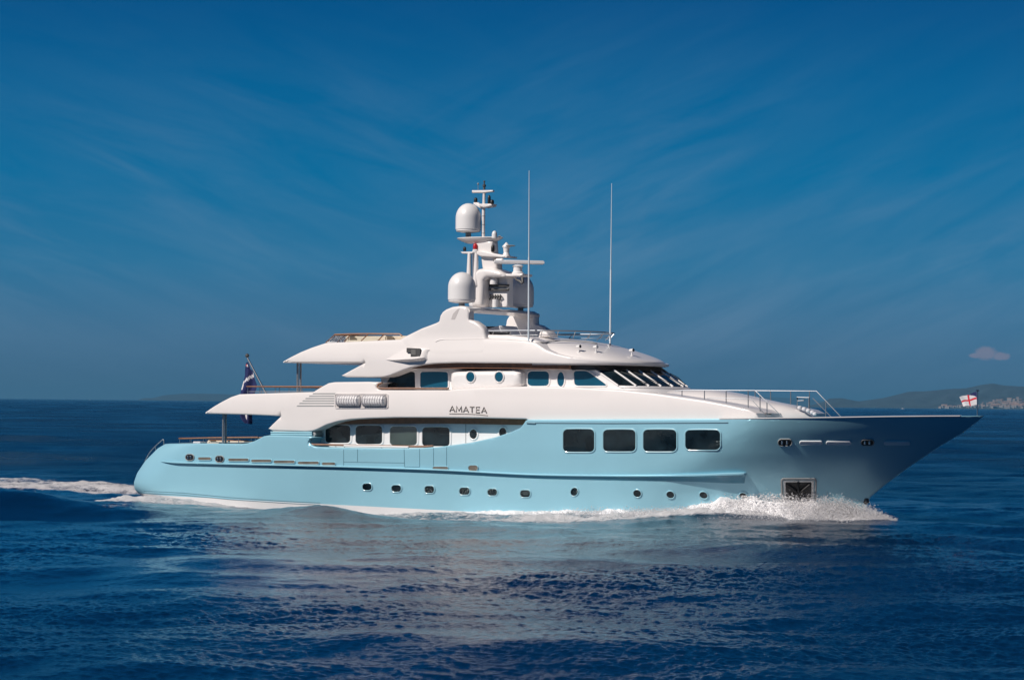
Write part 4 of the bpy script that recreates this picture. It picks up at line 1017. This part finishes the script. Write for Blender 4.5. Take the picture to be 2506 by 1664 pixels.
# displaced wake: bow crest, trough along the side, stern quarter wave
Z += .42*np.exp(-((side-1.0)/1.5)**2)*np.exp(-((Ul-(Ubow-4.5))/5)**2)*(side > -1)
Z += .22*np.exp(-((side-1.8)/1.6)**2)*np.exp(-((Ul-1)/6)**2)
rx = np.array([sea(x, 1262).x for x in (540, 700, 850, 980)]); ry = np.array([sea(x, y).y for x, y in ((540,1247), (700,1259), (850,1270), (980,1280))]); dr = Y-np.interp(X, rx, ry); wnd = smooth(rx[0], rx[1], X)*(1-smooth(rx[2]-1, rx[3], X))
Z += .30*np.where(dr > 0, np.exp(-(dr/3.2)**2), np.exp(-(dr/2.0)**2))*wnd
Z += .25*np.exp(-((side-1.0)/1.8)**2)*np.exp(-((Ul+19)/3.5)**2)
cy_ = np.array([sea(x, y).y for x, y in ((-900,1222), (0,1248), (150,1251), (300,1256), (450,1258))]); cx_ = np.array([sea(x, y).x for x, y in ((-900,1222), (0,1248), (150,1251), (300,1256), (450,1258))])
cw = np.interp(X, cx_, cy_); dy = Y-cw
Z += .62*np.where(dy > 0, np.exp(-(dy/6)**2), np.exp(-(dy/4.2)**2))*smooth(-22, -30, X)*np.ones_like(X) if 0 else 1.1*np.where(dy > 0, np.exp(-(dy/6)**2), np.exp(-(dy/3.1)**2))*np.clip((-15.5-X)/8, 0, 1)
Z -= .35*np.exp(-((dy+9)/4.0)**2)*np.clip((-17-X)/7, 0, 1)
Z += (foam > .02)*foam*(n2-.4)*.16+(foam > .02)*foam*(n1-.4)*.14
foam = foam*(.55+.9*nn_)-.12
nr, nc_ = X.shape; co = np.stack([X, Y, Z], -1).reshape(-1, 3).astype(np.float32)
idx = np.arange(nr*nc_).reshape(nr, nc_); quads = np.stack([idx[:-1,:-1], idx[:-1,1:], idx[1:,1:], idx[1:,:-1]], -1).reshape(-1, 4)
me = bpy.data.meshes.new('sea'); nv = len(co)
ex = np.array([(-90000,-90000,-1.4), (90000,-90000,-1.4), (90000,90000,-1.4), (-90000,90000,-1.4)], np.float32)
co = np.concatenate([co, ex]); quads = np.concatenate([quads, [[nv, nv+1, nv+2, nv+3]]])
me.vertices.add(len(co)); me.vertices.foreach_set('co', co.ravel()); me.loops.add(quads.size); me.loops.foreach_set('vertex_index', quads.ravel().astype(np.int32))
me.polygons.add(len(quads)); me.polygons.foreach_set('loop_start', np.arange(0, quads.size, 4, dtype=np.int32)); me.polygons.foreach_set('loop_total', np.full(len(quads), 4, np.int32)); me.update(calc_edges=True); me.validate()
at = me.attributes.new('foam', 'FLOAT', 'POINT'); at.data.foreach_set('value', np.concatenate([foam.ravel(), np.zeros(4)]).astype(np.float32))
at = me.attributes.new('far', 'FLOAT', 'POINT'); at.data.foreach_set('value', np.concatenate([(1-att(1.6)).ravel(), np.ones(4)]).astype(np.float32))
at = me.attributes.new('ruffle', 'FLOAT', 'POINT'); at.data.foreach_set('value', np.concatenate([patch.ravel(), np.zeros(4)]).astype(np.float32))
me.polygons.foreach_set('use_smooth', [True]*len(me.polygons))
WM = bpy.data.materials.new('sea_water'); WM.use_nodes = True; t = WM.node_tree; TN = t.nodes; TL = t.links; pb = TN['Principled BSDF']
pb.inputs['IOR'].default_value = 1.8; pb.inputs['Specular Tint'].default_value = (.58, .90, 1, 1); pb.inputs['Base Color'].default_value = (.0003, .012, .040, 1)
fa = nd(TN, 'ShaderNodeAttribute', attribute_name='foam'); ra = nd(TN, 'ShaderNodeAttribute', attribute_name='ruffle')
geo = nd(TN, 'ShaderNodeNewGeometry'); 
w1n = nd(TN, 'ShaderNodeMapping'); TL.new(geo.outputs['Position'], w1n.inputs[0]); w1n.inputs['Scale'].default_value = (1.0, 1.5, 1); w1n.inputs['Rotation'].default_value = (0, 0, .25)
wn = nd(TN, 'ShaderNodeTexNoise'); wn.inputs['Scale'].default_value = 4.6; wn.inputs['Detail'].default_value = 6; wn.inputs['Roughness'].default_value = .6; TL.new(w1n.outputs[0], wn.inputs[0])
wb2 = nd(TN, 'ShaderNodeBump'); wb2.inputs['Distance'].default_value = .12; TL.new(wn.outputs[0], wb2.inputs['Height'])
rs = nd(TN, 'ShaderNodeMapRange'); TL.new(ra.outputs['Fac'], rs.inputs[0]); rs.inputs[1].default_value = -1.5; rs.inputs[2].default_value = 1.5; rs.inputs[3].default_value = .25; rs.inputs[4].default_value = .75
fra = nd(TN, 'ShaderNodeAttribute', attribute_name='far'); dsn = math_n(TN, TL, 'MULTIPLY_ADD', fra.outputs['Fac'], .7); dsn.node.inputs[2].default_value = .055; TL.new(dsn, wb2.inputs['Distance'])
TL.new(rs.outputs[0], wb2.inputs['Strength']); TL.new(wb2.outputs[0], pb.inputs['Normal'])
rr_ = nd(TN, 'ShaderNodeMapRange'); TL.new(ra.outputs['Fac'], rr_.inputs[0]); rr_.inputs[1].default_value = -1.5; rr_.inputs[2].default_value = 1.5; rr_.inputs[3].default_value = .06; rr_.inputs[4].default_value = .14; TL.new(math_n(TN, TL, 'ADD', rr_.outputs[0], math_n(TN, TL, 'MULTIPLY', fra.outputs['Fac'], .15)), pb.inputs['Roughness'])
fn1 = nd(TN, 'ShaderNodeTexNoise'); fn1.inputs['Scale'].default_value = 3.4; fn1.inputs['Detail'].default_value = 8; fn1.inputs['Roughness'].default_value = .68; fn1.inputs['Distortion'].default_value = .8; TL.new(geo.outputs['Position'], fn1.inputs[0])
# foam where the foam attribute beats the noise
th = math_n(TN, TL, 'SUBTRACT', fa.outputs['Fac'], math_n(TN, TL, 'MULTIPLY', fn1.outputs[0], .95)); th = math_n(TN, TL, 'MULTIPLY', th, 3.4, True)
thin = math_n(TN, TL, 'MULTIPLY', math_n(TN, TL, 'ADD', th, 0.0), 1.0, True)
fb_ = nd(TN, 'ShaderNodeBsdfPrincipled'); fb_.inputs['Base Color'].default_value = (.66, .65, .66, 1); fb_.inputs['Roughness'].default_value = .8
fbb = nd(TN, 'ShaderNodeBump'); fbb.inputs['Distance'].default_value = .25; fbb.inputs['Strength'].default_value = .9; TL.new(fn1.outputs[0], fbb.inputs['Height']); TL.new(fbb.outputs[0], fb_.inputs['Normal'])
mx = nd(TN, 'ShaderNodeMixShader'); TL.new(thin, mx.inputs[0]); TL.new(pb.outputs[0], mx.inputs[1]); TL.new(fb_.outputs[0], mx.inputs[2]); TL.new(mx.outputs[0], TN['Material Output'].inputs[0])
me.materials.append(WM); so = bpy.data.objects.new('sea', me); COL.objects.link(so); tag(so, kind='structure')

# ---- bow wave: a broken ridge of white water and its droplets
M_FOAM = mat('foam_white', (.80, .79, .80), .8, var=.06, vscale=8, bump=.35, bscale=14)
_p = M_FOAM.node_tree.nodes['Principled BSDF']; _p.inputs['Subsurface Weight'].default_value = .7; _p.inputs['Subsurface Radius'].default_value = (1, 1, 1); _p.inputs['Subsurface Scale'].default_value = .12
M_SPRAY = mat('spray_white', (.82, .81, .82), .8); M_SPRAY.node_tree.nodes['Principled BSDF'].inputs['Alpha'].default_value = .4
def ridge_h(u):   # crest height along the hull
    return float(np.interp(u, [2.5, 6, 9, 12, 14.5, 16.5, 18.5, 20.3, 21.3, 22.5], [.05, .22, .42, .55, .85, 1.15, 1.25, .95, .45, .05]))*1.0
US = Ubow
def crest_pt(u, s, hgt):   # s metres outboard of the hull
    b = hullb(u, .3) if u < ustem(.3) else 0.0
    return Vector((u, -(b+s), hgt))
bm = bmesh.new()
_t = bmesh.new(); bmesh.ops.create_icosphere(_t, subdivisions=1, radius=1); _t.verts.ensure_lookup_table(); ICO = np.array([v.co[:] for v in _t.verts]); ICF = [tuple(v.index for v in f.verts) for f in _t.faces]; _t.free()
CL = []
def clump(p, r):
    a = random.random()*6.3; c, s_ = math.cos(a), math.sin(a); q = ICO*rng.uniform(.7, 1.25, (len(ICO), 1))*r*rng.uniform(.6, 1.5, 3)
    CL.append(np.stack([q[:,0]*c-q[:,1]*s_, q[:,0]*s_+q[:,1]*c, q[:,2]], 1)+np.array(p))
UB0 = Ubow-19.5
def rh(u): # u relative to the stem at waterline
    return float(np.interp(u-Ubow, [-21, -17, -13, -10, -8, -6.5, -5, -3, -1.4, -.4, .3, .9], [.05, .18, .30, .38, .52, .85, 1.25, 1.42, 1.3, .8, .2, .02]))
TF3 = fft_tile(256, 9.0, .12, 3.0, .5, 0, 0, 21); TF3 /= TF3.std()
us_ = np.linspace(Ubow-20, Ubow+.9, 420); ws_ = np.linspace(-.35, 1, 46); rows = []
for u in us_:
    h = rh(u)*float(np.interp(u-Ubow, [-3.6, -1.8, -.6, 0], [1, .72, .38, .25])); wdt = .45+1.9*min(1, h); r = []
    SN = sample(TF3, 9.0, u+0*ws_, ws_*wdt+3, .2); SM = sample(TF3, 9.0, u*.4+0*ws_, ws_*wdt*.4+7, .9)
    for q, sN, sM in zip(ws_, SN, SM):
        sN = float(sN); sM = float(sM)
        z = h*max(0, 1-max(q, 0)**1.35)*(1+.17*sM)*min(1, (q+.36)*9)+.055*sN*min(1, h*2.2+.25)-.05*(q > .95)
        r.append(bm.verts.new(crest_pt(u, q*wdt+.03*sN, max(z, -.08))))
    rows.append(r)
for a, b in zip(rows, rows[1:]):
    for k in range(len(ws_)-1): bm.faces.new((a[k], a[k+1], b[k+1], b[k]))
for k in range(5500):
    u = Ubow+.2-abs(random.betavariate(1.05, 1.5))*20; h = rh(u)*float(np.interp(u-Ubow, [-3.6, -1.8, -.6, 0], [1, .75, .42, .3])); wdt = .45+1.9*min(1, h); q = random.random()**1.3
    z = h*(1-q**1.35)*random.uniform(.75, 1.12)+random.uniform(-.03, .05)
    clump(crest_pt(u, q*wdt+random.uniform(-.05, .08), z), random.uniform(.012, .042)*(.5+.5*min(1, h*1.4)))
me0 = bpy.data.meshes.new('m0'); bm.to_mesh(me0); bm.free(); va = [v.co[:] for v in me0.vertices]; fa_ = [tuple(p.vertices) for p in me0.polygons]; o0 = len(va)
va += np.concatenate(CL).tolist(); fa_ += [tuple(i+o0+k*12 for i in f) for k in range(len(CL)) for f in ICF]
me = bpy.data.meshes.new('bow_wave'); me.from_pydata(va, [], fa_); bw_ = link('bow_wave', me, None, M_FOAM, 60)
bw_.data.transform(Matrix.Rotation(-PSI, 4, 'Z')); tag(bw_, 'white bow wave foaming along the pale blue hull at the waterline', 'bow wave', kind='stuff')
# droplets thrown up along the crest and ahead of the stem
n = 60000; P = np.zeros((n, 3)); 
for k in range(n):
    u = Ubow+1.8-abs(random.betavariate(.9, 2.1))*17; h = rh(u)
    if random.random() < .25: u = Ubow+random.uniform(-3.4, 1.5); h = 1.35*max(.06, 1-abs(u-Ubow+.8)/2.6)
    s = abs(random.gauss(0, .55+.5*h)); z = h*random.uniform(.2, 1.0)+abs(random.gauss(0, .10+.09*h)); z *= max(.25, 1-s/3.2)
    P[k] = crest_pt(u, s, max(z, .03))
P = np.array([to_world(p) for p in P]); r_ = rng.uniform(.006, .026, n)*(rng.random(n)**.6+.4)
base = np.array([(1,1,1), (1,-1,-1), (-1,1,-1), (-1,-1,1)])/1.2; V_ = (P[:, None, :]+base[None]*r_[:, None, None]*rng.uniform(.6, 1.4, (n, 4, 1))).reshape(-1, 3)
Fq = (np.arange(n)[:, None, None]*4+np.array([(0,1,2), (0,3,1), (0,2,3), (1,3,2)])[None]).reshape(-1, 3)
me = bpy.data.meshes.new('spray'); me.from_pydata(V_.tolist(), [], Fq.tolist()); sp_ = link('spray', me, None, M_SPRAY, 0); tag(sp_, 'fine white spray droplets thrown up around the stem', 'spray', kind='stuff')

# ================================================================== FAR SHORE
def ridge(nm, prof, dist_, depth, mt, seed):
    """prof: photo px of the skyline; built as a ridge of land at its true distance"""
    r = random.Random(seed); bm = bmesh.new(); xs_ = np.arange(prof[0][0], prof[-1][0]+1, 9.0); rows = []
    sk = []
    for x in xs_:
        y = float(np.interp(x, [p[0] for p in prof], [p[1] for p in prof])); d = ray(x, y); t = dist_/d.y; p = CAM+d*t; sk.append(Vector((p.x, p.y, p.z)))
    K = 12
    for k in range(-K, K+1):
        row = []
        for i, p in enumerate(sk):
            f = 1-abs(k/K)**1.25; h = p.z*f; nz_ = (math.sin(i*.31+k*.9)+math.sin(i*.83-k*.7+1)+r.uniform(-.8, .8))*.06*p.z*(1-f)*f*4
            row.append(bm.verts.new((p.x*(1+k/K*depth/dist_), p.y+k/K*depth, max(h+nz_*(k < 0), 0)-1.6*(abs(k) == K))))
        rows.append(row)
    for a, b in zip(rows, rows[1:]):
        for i in range(len(a)-1): bm.faces.new((a[i], a[i+1], b[i+1], b[i]))
    o = build(nm, bm, None, mt, 60); tag(o, kind='structure'); return o, bvh(o)
M_HILL = mat('hill_scrub', (.030, .046, .055), .95, var=.35, vscale=.004)
D1 = 22000
h1, TH1 = ridge('hills', [(1960,998), (2010,985), (2030,975), (2060,974), (2100,982), (2160,974), (2190,967), (2225,958), (2270,957), (2320,952), (2365,950), (2400,942), (2430,938), (2455,943), (2506,946), (2560,950), (2640,935), (2760,950), (2860,985), (2900,1000)], D1, 3200, M_HILL, 4)
h2, TH2 = ridge('distant_hills', [(1650,990), (1700,982), (1760,976), (1820,972), (1900,972), (1960,975), (2030,983), (2100,990), (2180,998)], 48000, 4000, M_HILL, 5)
h3, TH3 = ridge('far_island', [(336,979), (350,974), (375,974), (400,967), (450,963), (500,963), (540,964), (600,966), (680,970), (740,980)], 33000, 4000, M_HILL, 6)
M_HOUSE = mat('pale_render', (.27, .26, .25), .8, var=.1); M_ROOF = mat('tile_roof', (.30, .2, .16), .8)
def house_mesh():
    bm = bmesh.new(); box(bm, (-7, -5, -4), (7, 5, 7)); 
    for f in bm.faces: f.material_index = 0
    a = [bm.verts.new(p) for p in ((-7.6,-5.6,6.9), (7.6,-5.6,6.9), (7.6,5.6,6.9), (-7.6,5.6,6.9), (-7.6,0,10), (7.6,0,10))]
    for q in ((0,1,5,4), (2,3,4,5), (0,4,3), (1,2,5), (3,2,1,0)): f = bm.faces.new([a[i] for i in q]); f.material_index = 1
    me = bpy.data.meshes.new('house'); bm.to_mesh(me); bm.free(); me.materials.append(M_HOUSE); me.materials.append(M_ROOF); return me
hm = house_mesh(); cnt = 0; rr2 = random.Random(3)
while cnt < 110:
    x = 2506-abs(rr2.gauss(0, 60)) if rr2.random() < .7 else rr2.uniform(2290, 2500); x = min(x, 2530); y = 999.5-abs(rr2.gauss(0, 9))*(1 if x > 2380 else .35)
    if x < 2300: continue
    d = ray(x, y); h = TH1.ray_cast(CAM, d)
    if h[0] is None: continue
    o = bpy.data.objects.new('house', hm); COL.objects.link(o); p = h[0]; s = rr2.uniform(.9, 2.1); o.location = p+Vector((0,0,2)); o.scale = (s*rr2.uniform(.8,1.6), s, s); o.rotation_euler = (0, 0, rr2.uniform(-.6, .6))
    tag(o, 'tiny pale house on the hazy hillside at the far right shore', 'house', 'houses of the town on the far shore'); cnt += 1
def far_boat(px, py, ln, lab, z=0):
    p = sea(px, py); root = bpy.data.objects.new('distant_boat', None); COL.objects.link(root); root.location = p
    bm = bmesh.new(); n = 10; prev = None
    for k in range(n+1):
        s = k/n; u = -ln/2+ln*s; b = ln*.14*(1-s**3)+.02; r = [bm.verts.new(c) for c in ((u, -b, ln*.12), (u, -b*.6, -.2), (u, b*.6, -.2), (u, b, ln*.12))]
        if prev:
            for q in range(4): bm.faces.new((prev[q], prev[(q+1) % 4], r[(q+1) % 4], r[q]))
        else: bm.faces.new(r)
        prev = r
    bm.faces.new(prev[::-1]); build('boat_hull', bm, root, M_BOOT)
    bm = bmesh.new(); box(bm, (-ln*.25, -ln*.09, ln*.12), (ln*.12, ln*.09, ln*.27), ln*.02); build('cabin', bm, root, M_BOOT); tag(root, lab, 'boat')
far_boat(2209, 1001, 13, 'tiny white boat on the horizon below the right hills')
far_boat(220, 978.6, 14, 'tiny white boat on the horizon at far left')

# ================================================================== AIR
bm = bmesh.new(); box(bm, (-50000, -600, -2.6), (50000, 62000, 290))
hz = build('haze', bm, None, None, 0); tag(hz, kind='stuff')
HM = bpy.data.materials.new('haze_air'); HM.use_nodes = True; ht = HM.node_tree; ht.nodes.clear(); ho = ht.nodes.new('ShaderNodeOutputMaterial'); pv = ht.nodes.new('ShaderNodeVolumePrincipled')
pv.inputs['Color'].default_value = (.13, .40, .66, 1); pv.inputs['Density'].default_value = 3.2e-5; ht.links.new(pv.outputs[0], ho.inputs['Volume']); hz.data.materials.append(HM)
